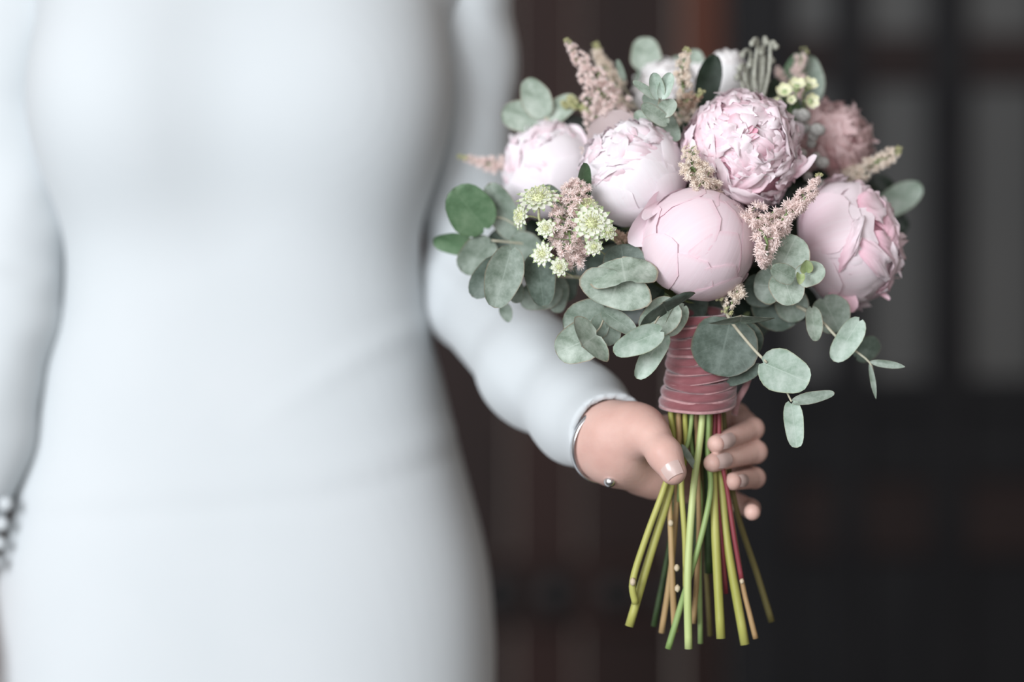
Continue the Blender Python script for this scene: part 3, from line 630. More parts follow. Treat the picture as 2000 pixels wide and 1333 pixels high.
# ---------------------------------------------- peonies
def petal_data(c, frame, R, az, th0, th1, W, lift=.05, ruf=.02, jag=.03, seed=0, pk=(0.25, .0, 0), nu=11, nv=11, r0=.82, roll=0.0, curl=0.0, squash=(1, 1, 1), crump=0.0):
    rr = random.Random(seed); p1, p2, p3, p4 = (rr.uniform(0, 6.28) for _ in range(4)); V = []; U = []; K = []; sv = Vector((seed * .37 % 50, seed * .11 % 31, 0))
    for i in range(nv):
        v = math.sin(i / (nv - 1) * math.pi / 2) ** .95
        for j in range(nu):
            u = math.sin((-1 + 2 * j / (nu - 1)) * math.pi / 2)
            tip = 1 - .30 * abs(u) ** 2.3 + jag * math.sin(5 * u + p1) + jag * .7 * math.sin(14 * u + p2)
            vv = v * tip
            w = W * (0.30 + 0.70 * math.sin(min(1, vv * 1.3) * math.pi / 2)) * (1 + .03 * math.sin(7 * v + p3))
            th = th0 + (th1 - th0) * vv; s = u * w + roll * (vv - .3)
            d = (math.sin(th), 0, -math.cos(th))
            dx, dz = d[0] * math.cos(s), d[2] * math.cos(s); dy = math.sin(s)
            rad = R * (r0 + (1 - r0) * math.sin(min(1, vv * 2.0) * math.pi / 2) + lift * vv ** 3 + curl * vv ** 8
                       + ruf * vv ** 1.5 * (math.sin(6 * u + p4 + 3 * v) + .6 * math.sin(13 * u + p1 - 4 * v)) + .006 * math.sin(3 * u + 5 * v + p2) + .008 * (u + 1) * .5)
            if crump:
                nn = noise.noise(Vector((dx, dy, dz)) * 5 + sv) + .6 * noise.noise(Vector((dx, dy, dz)) * 12 + sv)
                rad += R * crump * nn * min(1, vv * 1.5)
            x, y, z = dx * rad, dy * rad, dz * rad
            ca, sa = math.cos(az), math.sin(az); x, y = x * ca - y * sa, x * sa + y * ca
            q = frame @ Vector((x * squash[0], y * squash[1], z * squash[2])); V.append((c[0] + q.x, c[1] + q.y, c[2] + q.z)); U.append((.5 + u / 2, v))
            e = max(0, abs(u) - .9) * 4 + max(0, v - .95) * 8
            K.append(pk[0] * (1 - vv) ** 1.2 + pk[1] * e + pk[2])
    return np.array(V), grid_faces(nu, nv), np.array(U), {'pink': np.clip(np.array(K), 0, 1)}
def peony(px, py, Y, Rpx, axis, kind, mat, label, seed, squash=(1, 1, 1), spin=0.0):
    c = at(px, py, Y); R = mm(Rpx, Y); z = Vector(axis).normalized()
    x = Vector((0, 1, 0)).cross(z).normalized() if abs(z.y) < .95 else Vector((1, 0, 0)); y = z.cross(x)
    fr = Matrix((x, y, z)).transposed() @ Matrix.Rotation(spin, 3, 'Z')
    core = ball((0, 0, 0), R * .87, 24, 16, squash, .10, seed)
    cv = np.array([list(c + fr @ Vector(q)) for q in core[0]])
    base = c - z * R * .80 * squash[2]
    stem = tube([base, base - z * R * .35 + Vector((0, .01, -.005)), at(1365 + (px - 1365) * .25, 640, 1.735), at(1365, 700, 1.715)], .0026, 8)
    p = obj('peony', (cv, core[1]), M[mat], bq, org=c, label=label)
    me = p.data; a = me.attributes.new('pink', 'FLOAT', 'POINT'); a.data.foreach_set('value', [.62 if kind in ('ruffled', 'side') else .35] * len(me.vertices))
    obj('stem', stem, M['sepal'], p)
    for k in range(4 if kind != 'side' else 0):
        obj('sepal', petal_data(c, fr, R * 1.03, k * 1.57 + .3, .05, .85, .30, lift=.04, nu=5, nv=6, seed=seed + k, r0=.98, squash=squash), M['sepal'], p)
    rr = random.Random(seed); ps = []
    def add(**kw): ps.append(kw)
    U_ = rr.uniform
    def frills(n, a, b, rlo=.93, rhi=1.02, w=(.20, .36)):
        for k in range(n):
            th1 = a + (b - a) * ((k + .5) / n) ** .8
            add(R=R * U_(rlo, rhi), az=k * 2.399 + U_(-.3, .3), th0=th1 - U_(.55, .9), th1=th1 + U_(-.08, .08), W=U_(*w), lift=U_(.0, .28 if mat == 'peony_dusky' else .05), ruf=U_(.02, .05), jag=.09, pk=(.75, .0, -.03), r0=.80, roll=U_(-1.0, 1.0), curl=U_(-.08, .04), nu=13, nv=9, crump=.11)
    if kind == 'bud':
        for k in range(4): add(R=R * .955, az=k * 1.57 + .2, th0=.5, th1=U_(3.0, 3.3), W=.75, lift=.0, ruf=.006, jag=.02, pk=(.2, .6, .04), curl=.004)
        for k in range(6): add(R=R * .972, az=k * 1.047 + .9, th0=.35, th1=U_(2.3, 3.0), W=U_(.50, .68), lift=.0, ruf=.007, jag=.02, pk=(.2, .55, .02), curl=.006, roll=U_(-.3, .3))
        for k in range(6): add(R=R * .990, az=k * 1.047 + .3 + U_(-.25, .25), th0=.2, th1=U_(1.7, 2.5), W=U_(.45, .62), lift=.0, ruf=.006, jag=.02, pk=(.2, .5, 0), curl=.008, roll=U_(-.4, .4))
        for k in range(6): add(R=R * 1.008, az=k * 1.047 + U_(-.3, .3), th0=.1, th1=U_(1.1, 1.9), W=U_(.42, .58), lift=.0, ruf=.007, jag=.02, pk=(.25, .45, 0), curl=.009, roll=U_(-.4, .4))
    elif kind == 'globe':
        frills(34, 2.1, 3.15, .90, 1.0)
        for k in range(6): add(R=R * .965, az=k * 1.047 + .2, th0=.5, th1=U_(2.3, 2.8), W=.66, lift=.0, ruf=.014, jag=.035, pk=(.25, .12, -.02), curl=-.02, crump=.03, roll=U_(-.2, .2))
        for k in range(6): add(R=R * .985, az=k * 1.047 + .7 + U_(-.15, .15), th0=.3, th1=U_(1.8, 2.4), W=.66, lift=.0, ruf=.012, jag=.03, pk=(.25, .08, -.02), curl=-.01, roll=U_(-.3, .3), crump=.02)
        for k in range(5): add(R=R * 1.01, az=k * 1.257 + U_(-.3, .3), th0=.15, th1=U_(1.25, 1.9), W=.62, lift=.01, ruf=.012, jag=.025, pk=(.3, .06, 0), curl=.02, roll=U_(-.3, .3))
    elif kind == 'side':
        frills(46, 1.75, 3.1, .88, 1.10, (.18, .32))
        for k in range(6): add(R=R * .97, az=k * 1.047 + .2, th0=.4, th1=U_(2.0, 2.35), W=.62, lift=.02, ruf=.03, jag=.045, pk=(.25, .18, -.02), curl=.06, crump=.04, roll=U_(-.2, .2))
        for k in range(6): add(R=R * 1.0, az=k * 1.047 + .7, th0=.25, th1=U_(1.75, 2.15), W=.64, lift=.01, ruf=.018, jag=.03, pk=(.25, .10, -.02), curl=.03, crump=.02, roll=U_(-.3, .3))
        for k in range(5): add(R=R * 1.02, az=k * 1.257, th0=.15, th1=U_(1.2, 1.75), W=.60, lift=.01, ruf=.015, jag=.03, pk=(.35, .08, .05), curl=.02, roll=U_(-.3, .3))
    else:                                                  # 'ruffled'
        frills(95, 1.15, 3.15)
        for k in range(6): add(R=R * 1.0, az=k * 1.047 + U_(-.2, .2), th0=.25, th1=U_(1.3, 1.9), W=.52, lift=.01, ruf=.02, jag=.04, pk=(.30, .15, .02), curl=.0, roll=U_(-.4, .4), crump=.04)
        for k in range(5): add(R=R * 1.02, az=k * 1.257 + U_(-.2, .2), th0=.15, th1=U_(1.0, 1.5), W=.56, lift=.02, ruf=.015, jag=.03, pk=(.35, .1, .04), curl=.02)
    for k, kw in enumerate(ps):
        pk = kw.pop('pk'); R_ = kw.pop('R')
        obj('petal', petal_data(c, fr, R_, kw.pop('az'), kw.pop('th0'), kw.pop('th1'), kw.pop('W'), seed=seed * 100 + k, pk=pk, squash=squash, **kw), M[mat], p)
    return p, c, R, fr
peony(1300, 180, 1.82, 62, (-.1, -.3, .9), 'ruffled', 'peony_ivory', 'white ruffled flower at the top back, half hidden by eucalyptus', 11)
peony(1418, 160, 1.80, 42, (.05, -.15, 1), 'globe', 'peony_ivory', 'whitish bloom at the top back beside the grey brunia stems', 12, squash=(1, 1, 1.5))
peony(1362, 150, 1.83, 36, (.1, -.3, .95), 'ruffled', 'peony_ivory', 'small white bloom at the top back behind the upright astilbe spike', 19)
peony(1618, 288, 1.80, 78, (.45, -.35, .8), 'ruffled', 'peony_dusky', 'dusky pink ruffled peony at the right back', 13)
p5 = peony(1078, 335, 1.78, 98, (-.55, -.15, .85), 'globe', 'peony_white', 'pale peony at the left back, out of focus', 14)
p4 = peony(1652, 476, 1.735, 108, (.96, -.02, .22), 'side', 'peony', 'blush peony at the right edge, turned sideways with frilled petals', 15, spin=.4, squash=(1.12, 1, .92))
p3 = peony(1447, 299, 1.715, 116, (.15, -.85, .30), 'ruffled', 'peony', 'fully ruffled pink peony, the highest and largest in the middle', 16)
p2 = peony(1238, 340, 1.712, 104, (-.55, -.30, .85), 'globe', 'peony_white', 'near-white globe peony left of the ruffled one', 17)
p1 = peony(1365, 476, 1.680, 113, (.42, -.50, .76), 'bud', 'peony_pink', 'closed smooth pink peony bud, lowest in the middle', 18)
# loose guard petals that stick out
def loose(p, b, t, w, roll, cup, bend, mat, rnd=.9, pk=.1):
    d = leaf_data(at(*b), at(*t), mm(w, b[2]), roll, cup, bend, int(b[0]), 11, 11, rnd)
    obj('petal', (d[0], d[1], d[2], {'pink': np.full(len(d[0]), pk) + (1 - d[2][:, 1]) * .25}), M[mat], p[0])
loose(p2, (1300, 385, 1.690), (1236, 474, 1.668), 70, .5, .30, -.1, 'peony_white')
loose(p2, (1318, 375, 1.695), (1262, 442, 1.662), 40, -.8, .3, .1, 'peony_white', pk=.2)
loose(p2, (1215, 300, 1.735), (1180, 222, 1.735), 105, .1, .14, 0, 'peony_shaded', pk=0)
loose(p5, (1122, 320, 1.765), (1112, 244, 1.772), 74, .3, .25, 0, 'peony_white', rnd=1.3)
loose(p5, (1035, 325, 1.765), (1018, 268, 1.772), 60, -.2, .25, 0, 'peony_white', rnd=1.2)
loose(p3, (1456, 272, 1.678), (1482, 254, 1.675), 16, .4, .5, .1, 'peony', pk=.6)
loose(p3, (1452, 262, 1.677), (1470, 243, 1.673), 12, -.5, .5, .1, 'peony', pk=.4)
loose(p3, (1462, 278, 1.676), (1484, 268, 1.673), 12, .9, .5, .1, 'peony', pk=.3)
loose(p3, (1552, 350, 1.70), (1600, 312, 1.70), 26, .9, .3, .2, 'peony_white')
loose(p3, (1545, 280, 1.75), (1562, 240, 1.75), 36, .2, .3, .2, 'peony_white')
loose(p4, (1700, 560, 1.73), (1731, 592, 1.73), 20, .9, .4, .2, 'peony', pk=.3)
loose(p4, (1620, 570, 1.72), (1664, 612, 1.72), 50, .5, .4, .2, 'peony', pk=.35)
loose(p1, (1425, 420, 1.685), (1478, 500, 1.672), 64, 1.0, .45, .1, 'peony_pink', pk=.12)

# ---------------------------------------------- astilbe plumes
def floret_mesh(name, mat, n=20, seed=0):
    rr = random.Random(seed); V = []; F = []
    for k in range(n):
        z = 1 - 1.35 * (k + .5) / n; a = k * 2.399; r = math.sqrt(max(0, 1 - z * z)); d = Vector((r * math.cos(a), r * math.sin(a), z)).normalized()
        s = d.orthogonal().normalized() * .15; L = rr.uniform(.85, 1.35); m = len(V); t = d.cross(s)
        V += [d * .05, d * L * .65 + s, d * L, d * L * .65 - s, d * L * .65 + t * .5]; F += [(m, m + 1, m + 2, m + 3), (m, m + 4, m + 2)]
    b = ball((0, 0, 0), .45, 6, 4); F += [tuple(i + len(V) for i in f) for f in b[1]]; V += [Vector(q) for q in b[0]]
    me = bpy.data.meshes.new(name); me.from_pydata([list(v) for v in V], [], F); me.materials.append(mat); me.update(); return me
FM = {k: floret_mesh('floret', M[k], 20, 1) for k in ('astilbe', 'astilbe_cream', 'astilbe_tan', 'astilbe_tip')}
def plume(path, wid, n, fr_px, mat, label, seed, tips=.06, individual=True):
    """path of (px, py, Y); wid = half-widths in px along it; florets cluster along side twigs"""
    rr = random.Random(seed); P = spline([at(*q) for q in path], 40); Y = path[0][2]
    st = [tube([Vector(q) for q in P[::8]], [.0013, .0009, .0004], 6)]; pts = []
    for k in range(n):
        s = (k + rr.random()) / n; i = min(38, int(s * 39)); w = mm(np.interp(s, np.linspace(0, 1, len(wid)), wid), Y)
        a = rr.uniform(0, 6.28); T = Vector(P[i + 1] - P[i]).normalized(); X = T.cross(Vector((0, 1, .1))).normalized(); Z = T.cross(X)
        rad = w * rr.uniform(.25, 1.0); d = (X * math.cos(a) + Z * math.sin(a)); pos = Vector(P[i]) + d * rad + T * rr.uniform(0, .5) * rad
        pts.append((pos, (d + T * .5).normalized(), s))
        if k % 3 == 0: st.append(tube([Vector(P[max(0, i - 1)]), pos], .0004, 4, 2))
    o = obj('astilbe_plume', join(st), M['sepal'], bq, org=at(*path[0]), label=label)
    if individual:
        for pos, d, s in pts:
            tip_ = s > 1 - tips; f = bpy.data.objects.new('floret', FM['astilbe_tip' if tip_ else mat])
            ORG[f.name] = pos; f.parent = o; f.location = pos - ORG[o.name]
            f.rotation_mode = 'QUATERNION'; f.rotation_quaternion = d.to_track_quat('Z', 'Y') @ Quaternion((0, 0, 1), rr.uniform(0, 6.28))
            f.scale = [mm(fr_px * 1.25, Y) * rr.uniform(.75, 1.15) * (1 - .62 * s ** 3)] * 3; COL.objects.link(f)
    else:
        for tipf, key in ((False, mat), (True, 'astilbe_tip')):
            me = FM[key]; bv_ = np.array([v.co[:] for v in me.vertices]); bf_ = [tuple(p.vertices) for p in me.polygons]; parts = []
            for pos, d, s in pts:
                if (s > 1 - tips) != tipf: continue
                R_ = (d.to_track_quat('Z', 'Y') @ Quaternion((0, 0, 1), rr.uniform(0, 6.28))).to_matrix()
                parts.append((bv_ @ np.array(R_).T * mm(fr_px * 1.3, Y) * rr.uniform(.75, 1.15) * (1 - .62 * s ** 3) + np.array(pos), bf_))
            if parts: obj('floret_cluster', join(parts), M[key], o, smooth=False, kind='stuff')
    return o
plume([(1500, 470, 1.672), (1530, 425, 1.660), (1575, 385, 1.652), (1603, 338, 1.650)], [26, 20, 15, 5], 106, 9.2, 'astilbe', 'astilbe plume with a green tip rising over the right-hand peony', 1)
plume([(1418, 425, 1.675), (1450, 425, 1.668), (1490, 430, 1.662), (1520, 440, 1.660)], [12, 24, 32, 28], 90, 9, 'astilbe', 'astilbe florets in the gap between the lowest and the highest peony', 2, tips=0)
plume([(1475, 440, 1.668), (1498, 470, 1.655), (1492, 500, 1.660), (1488, 522, 1.662)], [22, 26, 16, 9], 60, 9, 'astilbe', 'astilbe florets hanging at the right side of the lowest peony', 3, tips=0)
plume([(1425, 555, 1.69), (1440, 560, 1.675), (1436, 580, 1.67), (1416, 612, 1.668)], [11, 15, 14, 8], 44, 8.2, 'astilbe_cream', 'short astilbe plume hanging below the lowest peony', 4, tips=.1)
plume([(1420, 560, 1.69), (1408, 572, 1.68), (1398, 584, 1.675)], [8, 10, 7], 18, 6.5, 'astilbe_cream', 'tiny astilbe cluster under the lowest peony', 5, individual=False, tips=.2)
plume([(1398, 395, 1.70), (1375, 355, 1.672), (1352, 325, 1.670), (1350, 285, 1.675)], [18, 28, 28, 16], 170, 6.8, 'astilbe_cream', 'cream astilbe florets in the gap between three peonies', 6, individual=False, tips=0)
plume([(1125, 515, 1.68), (1115, 470, 1.672), (1110, 420, 1.672), (1125, 375, 1.675), (1122, 360, 1.68)], [26, 44, 44, 28, 10], 250, 7.6, 'astilbe', 'fluffy astilbe plume between the small greenish white flowers', 7, individual=False, tips=0)
plume([(1230, 485, 1.70), (1215, 470, 1.69), (1195, 455, 1.69)], [18, 16, 10], 34, 6.5, 'astilbe_tan', 'tan astilbe florets below the near-white peony', 8, individual=False, tips=0)
plume([(1255, 500, 1.70), (1240, 480, 1.695), (1215, 462, 1.69)], [16, 16, 10], 30, 6.5, 'astilbe_tan', 'tan astilbe florets left of the lowest peony', 81, individual=False, tips=0)
plume([(1215, 265, 1.77), (1190, 215, 1.75), (1155, 150, 1.745), (1102, 72, 1.745)], [56, 48, 22, 5], 260, 7, 'astilbe', 'tall astilbe plume leaning left at the upper left', 9, individual=False, tips=.03)
plume([(1225, 215, 1.80), (1195, 150, 1.80), (1172, 115, 1.80), (1162, 83, 1.80)], [18, 14, 10, 5], 90, 7, 'astilbe_cream', 'blurred astilbe spike behind the tall leaning plume', 10, individual=False, tips=.15)
plume([(1345, 240, 1.74), (1335, 180, 1.725), (1332, 130, 1.72), (1345, 92, 1.72)], [26, 18, 12, 6], 110, 6.5, 'astilbe_cream', 'upright cream astilbe spike at the top middle', 11, individual=False, tips=.08)
plume([(1330, 215, 1.735), (1345, 195, 1.72), (1372, 178, 1.71)], [12, 16, 8], 45, 6, 'astilbe_tan', 'brownish astilbe side spray below the upright spike', 12, individual=False, tips=.2)
plume([(1030, 352, 1.80), (980, 328, 1.80), (940, 318, 1.80), (892, 304, 1.80)], [18, 18, 9, 4], 90, 6.5, 'astilbe', 'thin astilbe spike pointing left across the sleeve', 13, individual=False, tips=.12)
plume([(1050, 340, 1.79), (1020, 310, 1.80), (1010, 280, 1.80)], [18, 12, 8], 36, 7, 'astilbe_tan', 'small brownish astilbe tip above the thin left spike', 14, individual=False, tips=.2)
plume([(1660, 350, 1.78), (1695, 325, 1.76), (1730, 308, 1.76), (1760, 294, 1.76)], [20, 18, 14, 10], 85, 7, 'astilbe_cream', 'astilbe tip pointing out to the right', 15, individual=False, tips=.12)
plume([(1556, 190, 1.79), (1560, 140, 1.79), (1572, 92, 1.79)], [8, 15, 8], 40, 7, 'astilbe', 'short astilbe tip at the top right', 16, individual=False, tips=.1)
plume([(1532, 170, 1.80), (1524, 145, 1.80), (1520, 130, 1.80)], [5, 9, 5], 14, 7, 'astilbe', 'tiny pink bud beside the dark leaves at the top right', 17, individual=False, tips=0)
plume([(1155, 330, 1.735), (1148, 305, 1.725), (1140, 288, 1.73)], [12, 14, 8], 26, 6, 'astilbe', 'few astilbe florets between the two left peonies', 18, individual=False, tips=0)
plume([(1150, 215, 1.76), (1115, 200, 1.77), (1100, 208, 1.775)], [10, 10, 8], 30, 7, 'astilbe_tip', 'greenish astilbe tip beside the upper left leaves', 19, individual=False)

# ---------------------------------------------- astrantia (star-shaped bracts round a pincushion)
def astrantia(px, py, Y, r, axis, n, label, seed, wide=.30):
    c = at(px, py, Y); R = mm(r, Y); z = Vector(axis).normalized(); x = z.orthogonal().normalized(); y = z.cross(x); rr = random.Random(seed)
    parts = [ball(c + z * R * .05, R * .30, 12, 8, lump=.2, seed=seed)]
    for k in range(34):
        zz = 1 - .9 * (k + .5) / 34; a = k * 2.399; q = math.sqrt(1 - zz * zz); d = (x * q * math.cos(a) + y * q * math.sin(a) + z * zz); p = c + z * R * .05 + d * R * .25
        e = p + d * R * rr.uniform(.22, .34); parts.append(tube([p, e], [R * .018, R * .012], 4, 2)); parts.append(ball(e, R * .045, 5, 4))
    parts.append(tube([c, c - z * R * 1.2, at(1365 + (px - 1365) * .8, py + 30, Y + .05)], R * .06, 5))
    o = obj('astrantia', join(parts), M['stamen'], bq, org=c, label=label)
    for ring, (ns, Ls, up) in enumerate([(n, 1.0, .22), (n, .72, .62)]):
        for k in range(ns):
            a = (k + .5 * ring) * 2 * math.pi / ns + rr.uniform(-.08, .08); L = R * Ls * rr.uniform(.9, 1.08); d = x * math.cos(a) + y * math.sin(a); s = z.cross(d)
            V = []; U = []; tipV = []
            for i, (t, w) in enumerate([(.12, .3), (.4, .75), (.62, .92), (.82, .62), (.93, .25), (1.0, .02)]):
                for u in (-1, 0, 1):
                    V.append(c + d * (L * t) + s * (u * w * wide * R * .55) + z * (L * up * t * (1.15 - .7 * t) + abs(u) * w * R * .06))
            m_ = bpy.data.meshes.new('bract'); F = grid_faces(3, 6)
            b = obj('bract', (np.array(V), F), M['bract'], o); b.data.materials.append(M['bract_tip'])
            for fi, pl in enumerate(b.data.polygons):
                if fi >= 6: pl.material_index = 1
    return o
astrantia(1155, 438, 1.655, 43, (.05, -1, .25), 13, 'open astrantia facing the viewer, largest of the right trio', 21)
astrantia(1052, 392, 1.672, 46, (-.15, -.75, .9), 14, 'astrantia facing upwards at the upper left of its group', 22)
astrantia(1146, 408, 1.668, 36, (.1, -.5, .9), 11, 'astrantia seen from the side just above the largest one', 27)
astrantia(1020, 422, 1.680, 30, (-.9, -.6, .1), 11, 'small astrantia at the far left of its group', 23)
astrantia(1066, 447, 1.668, 23, (-.1, -1, .3), 9, 'small cupped astrantia in the middle left', 24, .42)
astrantia(1186, 453, 1.655, 22, (.4, -1, .1), 9, 'small cupped astrantia just below right of the largest one', 25, .42)
astrantia(1160, 482, 1.658, 21, (.0, -1, -.1), 9, 'small cupped astrantia hanging under the largest one', 26, .42)
astrantia(1061, 497, 1.675, 28, (-.5, -.9, .1), 11, 'tilted astrantia over the dark eucalyptus leaf', 28)
astrantia(1092, 522, 1.665, 21, (.1, -1, .1), 9, 'lowest small round astrantia', 29, .42)
# waxy cream flowers, top right
def waxy(px, py, Y, r, axis, label, seed, n=6):
    c = at(px, py, Y); R = mm(r, Y); z = Vector(axis).normalized(); x = z.orthogonal().normalized(); y = z.cross(x)
    o = obj('wax_flower', join([ball(c, R * .35, 10, 6), tube([c, c - z * R * 1.1, at(px, py + 40, Y + .03)], R * .08, 5)]), M['bract_tip'], bq, org=c, label=label)
    for k in range(n):
        a = k * 2 * math.pi / n + seed; d = x * math.cos(a) + y * math.sin(a); s = z.cross(d); V = []
        for t, w in [(.1, .35), (.35, .8), (.6, 1.0), (.85, .7), (1.0, .08)]:
            for u in (-1, 0, 1): V.append(c + d * (R * t * (1 - .3 * t)) + s * (u * w * R * .32) + z * (R * (.15 + .35 * t * t) + abs(u) * R * .1))
        obj('petal', (np.array(V), grid_faces(3, 5)), M['waxy'], o)
waxy(1533, 182, 1.75, 24, (-.2, -.9, .5), 'cream waxy flower at the left of the top right cluster', 1)
waxy(1556, 172, 1.745, 25, (0, -.7, .7), 'cream waxy flower in the middle of the top right cluster', 2)
waxy(1578, 170, 1.75, 24, (.3, -.7, .6), 'cream waxy flower at the right of the top right cluster', 3)
waxy(1581, 198, 1.745, 23, (.4, -1, 0), 'lowest cream waxy flower of the top right cluster', 4)
waxy(1520, 200, 1.76, 15, (-.4, -.9, .1), 'small greenish waxy bud above the ruffled peony', 5, 5)
waxy(1545, 195, 1.74, 14, (0, -1, 0), 'small waxy bud in the heart of the top right cluster', 6, 5)
# brunia: curled sage stalks and grey berries
brs = empty('brunia_spray', at(1475, 230, 1.77), bq, label='spray of curled sage-grey stalks at the top')
rr = random.Random(9)
for k, (x0, y0, x1, y1, hx) in enumerate([(1478, 195, 1480, 78, -8), (1484, 200, 1492, 76, 4), (1470, 190, 1466, 100, -12), (1490, 195, 1505, 84, 8), (1475, 200, 1472, 120, -6), (1492, 190, 1500, 112, 6), (1465, 180, 1455, 128, -8), (1483, 190, 1486, 95, 0), (1488, 205, 1490, 150, 6), (1462, 195, 1447, 145, -6)]):
    Y = 1.765 + .006 * (k % 3)
    pts = [at(x0, y0, Y), at((x0 + x1) / 2 + hx * .6, (y0 + y1) / 2, Y - .004), at(x1, y1 + 6, Y), at(x1 + hx * .7, y1 - 2, Y - .003), at(x1 + hx * 1.3, y1 + 7, Y - .006)]
    obj('stalk', join([tube(pts, [mm(3, Y), mm(3.4, Y), mm(3.6, Y), mm(4, Y)], 8), ball(pts[-1], mm(6.5, Y), 10, 8, lump=.3, seed=k)]), M['brunia_green'], brs)
brb = empty('brunia_berries', at(1590, 300, 1.77), bq, label='cluster of velvety grey berries between the right peonies')
for k, (x, y, r, e) in enumerate([(1569, 226, 14, 1.1), (1556, 222, 9, 1), (1572, 250, 11, 1), (1596, 254, 13, 1.25), (1588, 266, 11, 1), (1585, 280, 10, 1), (1548, 262, 9, 1), (1606, 318, 12, 1.2), (1594, 306, 9, 1), (1578, 345, 9, 1), (1604, 365, 14, 1.5), (1575, 372, 10, 1), (1566, 300, 10, 1)]):
    Y = 1.745 + .004 * (k % 3); obj('berry', ball(at(x, y, Y), mm(r, Y), 14, 10, (e, 1, 1), .12, k), M['brunia'], brb)

# ---------------------------------------------- stems below the binding
def stem(mat, r, pts, label=None, knots=(), bore=True):
    """pts (px, py, Y) from the ribbon down"""
    Y = pts[0][2]; up = (1365 + (pts[0][0] - 1365) * .75, 690, Y * .5 + .855)
    P = [tube([at(*up)] + [at(*q) for q in pts], [mm(r * .8, Y), mm(r * .85, Y), mm(r, Y)], 10)]
    o = obj('stem', join(P), M[mat], bq, label=label)
    for q in knots: obj('knot', ball(at(*q), mm(r * .85, Y), 10, 8, (1, 1, 1.3), .3, int(q[0])), M['knot'], o)
stem('stem_yellow', 7, [(1310, 800, 1.694), (1318, 870, 1.694), (1300, 945, 1.686), (1262, 1050, 1.683), (1236, 1135, 1.68), (1241, 1180, 1.682)], 'yellow-green stem ending highest at the left', [(1236, 1137, 1.676)])
stem('stem_yellow', 8.5, [(1318, 800, 1.700), (1325, 870, 1.697), (1308, 960, 1.692), (1270, 1085, 1.689), (1229, 1224, 1.69)], 'thick yellow-green stem splayed furthest left')
stem('stem_brown', 6.5, [(1326, 800, 1.692), (1325, 870, 1.690), (1308, 950, 1.693), (1311, 1060, 1.692), (1314, 1150, 1.692), (1318, 1235, 1.70)], None, [(1310, 1022, 1.684), (1322, 1110, 1.686), (1323, 1150, 1.687)])
stem('stem_brown', 6, [(1330, 800, 1.702), (1330, 880, 1.702), (1324, 950, 1.701), (1312, 1100, 1.702), (1292, 1237, 1.705)])
stem('stem_yellow', 6, [(1338, 800, 1.690), (1340, 880, 1.694), (1331, 945, 1.690), (1338, 1060, 1.690), (1340, 1180, 1.692)])
stem('stem_light', 8, [(1372, 800, 1.689), (1366, 870, 1.686), (1356, 940, 1.682), (1347, 1050, 1.680), (1343, 1150, 1.680), (1345, 1268, 1.682)], 'pale green stem hanging straight down in front')
stem('stem_green', 6.5, [(1384, 800, 1.690), (1382, 880, 1.692), (1388, 955, 1.686), (1372, 1040, 1.683), (1346, 1130, 1.686), (1325, 1200, 1.690), (1305, 1268, 1.692)], 'bright green stem curving across to the left')
stem('stem_brown', 5.5, [(1360, 800, 1.696), (1362, 880, 1.694), (1364, 950, 1.694), (1365, 1040, 1.694), (1361, 1130, 1.696), (1354, 1218, 1.70)])
stem('stem_green', 5, [(1346, 800, 1.694), (1352, 880, 1.698), (1368, 960, 1.702), (1366, 1080, 1.706), (1368, 1258, 1.706)])
stem('stem_red', 5, [(1396, 800, 1.697), (1394, 880, 1.697), (1398, 950, 1.694), (1408, 1050, 1.692), (1418, 1160, 1.695)], 'slim dark red stem')
stem('stem_yellow', 9, [(1388, 800, 1.700), (1392, 880, 1.700), (1394, 960, 1.692), (1398, 1060, 1.688), (1408, 1248, 1.685)], 'thick yellow-green stem right of the middle')
stem('stem_yellow', 9, [(1400, 800, 1.706), (1404, 880, 1.704), (1410, 960, 1.699), (1420, 1060, 1.694), (1455, 1260, 1.690)], 'thick yellow-green stem splayed to the right')
stem('stem_red', 5, [(1404, 800, 1.694), (1406, 880, 1.692), (1421, 963, 1.692), (1434, 1050, 1.690), (1449, 1136, 1.690)], 'red stem with a pale knot', [(1449, 1136, 1.686)])
stem('stem_brown', 5.5, [(1405, 800, 1.70), (1410, 880, 1.70), (1424, 980, 1.698), (1449, 1136, 1.694), (1464, 1200, 1.692), (1476, 1248, 1.692)])
stem('stem_olive', 6.5, [(1412, 800, 1.712), (1420, 900, 1.712), (1442, 1010, 1.715), (1478, 1120, 1.72), (1507, 1215, 1.722)], 'dim olive stem furthest right')
stem('stem_dark', 5.5, [(1325, 800, 1.716), (1325, 900, 1.716), (1312, 1040, 1.72), (1277, 1224, 1.725)])
stem('stem_olive', 5, [(1370, 800, 1.716), (1372, 900, 1.716), (1376, 1050, 1.72), (1387, 1243, 1.725)])
stem('stem_dark', 8, [(1355, 800, 1.712), (1360, 900, 1.712), (1362, 1010, 1.712), (1363, 1100, 1.712)])
stem('stem_dark', 8, [(1376, 800, 1.710), (1380, 900, 1.710), (1383, 1000, 1.710), (1384, 1120, 1.715)])
stem('stem_green', 5, [(1352, 800, 1.686), (1345, 860, 1.690), (1332, 900, 1.694), (1326, 980, 1.70)])
leaf(bq, (1330, 868, 1.682), (1362, 922, 1.682), 15, 'leaf_mid', roll=.3, rnd=1.3)

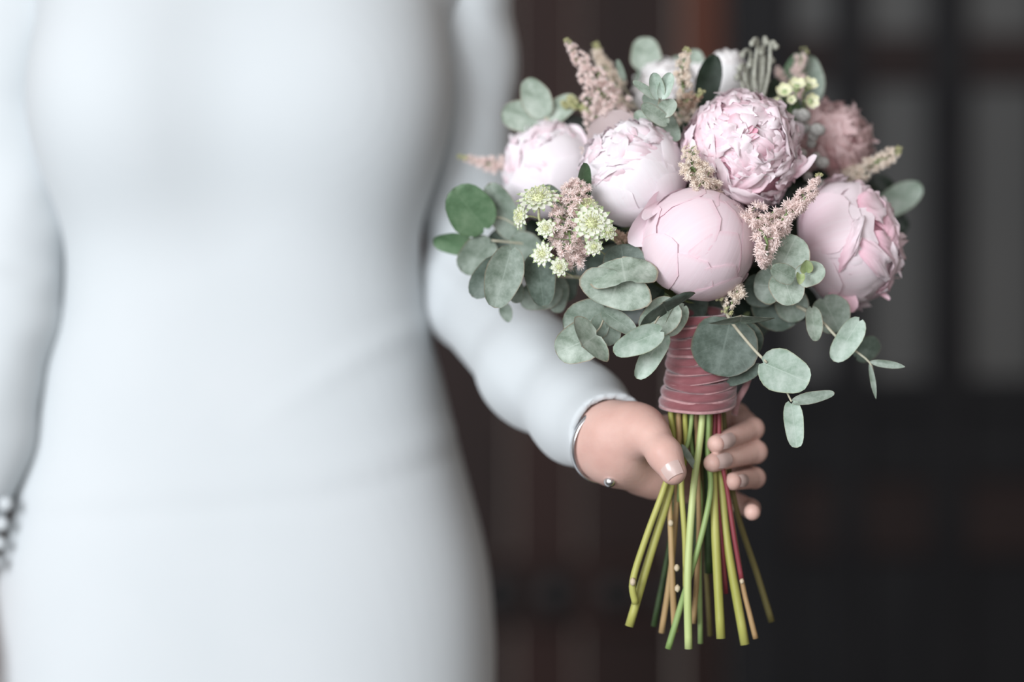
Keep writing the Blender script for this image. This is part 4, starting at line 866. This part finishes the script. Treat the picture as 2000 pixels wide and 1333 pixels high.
# ---------------------------------------------- ribbon
rib = empty('ribbon', at(1365, 797, 1.70), bq, label='rose velvet ribbon wound around the stems')
def wrap(i, yc, cx, rx, hh, tilt, seed, th=.0016):
    V = []; n = 56; m = 12; Y = 1.70; a1 = seed * .55
    for k in range(n):
        a = 2 * math.pi * k / n; w = 1 + .012 * math.sin(3 * a + a1) + .008 * math.sin(7 * a + a1 * 2)
        c0 = at(cx, yc, Y)
        for q in range(m):
            b = 2 * math.pi * q / m; r = mm(rx, Y) * w + th * math.cos(b); zz = mm(hh, Y) * math.sin(b)
            V.append((c0.x + r * math.cos(a), c0.y + r * .98 * math.sin(a), c0.z + zz + tilt * r * math.cos(a) + .20 * r * math.sin(a) + .0009 * math.sin(2 * a + a1)))
    F = [(k * m + q, ((k + 1) % n) * m + q, ((k + 1) % n) * m + (q + 1) % m, k * m + (q + 1) % m) for k in range(n) for q in range(m)]
    return np.array(V), F
for i, (yc, cx, rx, tilt) in enumerate([(781, 1363, 70, .06), (763, 1364, 67, .03), (745, 1366, 66, .05), (727, 1368, 65, .07), (709, 1370, 64, .10), (690, 1371, 63, .14), (672, 1370, 61, .18), (654, 1368, 59, .22), (636, 1367, 57, .2), (620, 1366, 55, .1)]):
    jt = math.sin(i * 2.7) * .05; tilt += jt
    obj('ribbon_wrap', wrap(i, yc, cx, rx - 1 + 1.5 * math.sin(i * 1.9), 9.5, tilt, i, .0026), M['velvet'], rib)
    obj('ribbon_edge', wrap(i, yc + 9.5 - (3 * math.sin(i * 3.1) if i else 0), cx, rx + 2.6 + 1.0 * math.sin(i * 2.3), 2.2 + 1.2 * math.sin(i * 1.3 + 1), tilt - jt * .8, i * 2, .0012), M['selvage'], rib, label='paler satin edge of the velvet ribbon')
obj('ribbon_core', tube([at(1366, 620, 1.70), at(1368, 700, 1.70), at(1363, 772, 1.70)], [mm(50, 1.7), mm(56, 1.7), mm(60, 1.7)], 24), M['velvet'], rib)
def strip(pts, w, n=24):
    P = spline([at(*q) for q in pts], n); V = []
    T = np.gradient(P, axis=0)
    for p, t in zip(P, T):
        t = Vector(t).normalized(); s = t.cross(Vector((0.35, 1, .2))).normalized(); nn = t.cross(s)
        for a, b in ((-1, -.12), (1, -.12), (1, .12), (-1, .12)): V.append(Vector(p) + s * a * w + nn * b * w)
    return np.array([list(v) for v in V]), grid_faces(4, n, True) + [(3, 2, 1, 0), tuple(4 * (n - 1) + k for k in range(4))]
obj('ribbon_tail', strip([(1440, 690, 1.70), (1458, 705, 1.695), (1464, 728, 1.695), (1456, 756, 1.70), (1440, 785, 1.705), (1434, 812, 1.71)], .0022), M['selvage'], rib, label='thin loose ribbon end')
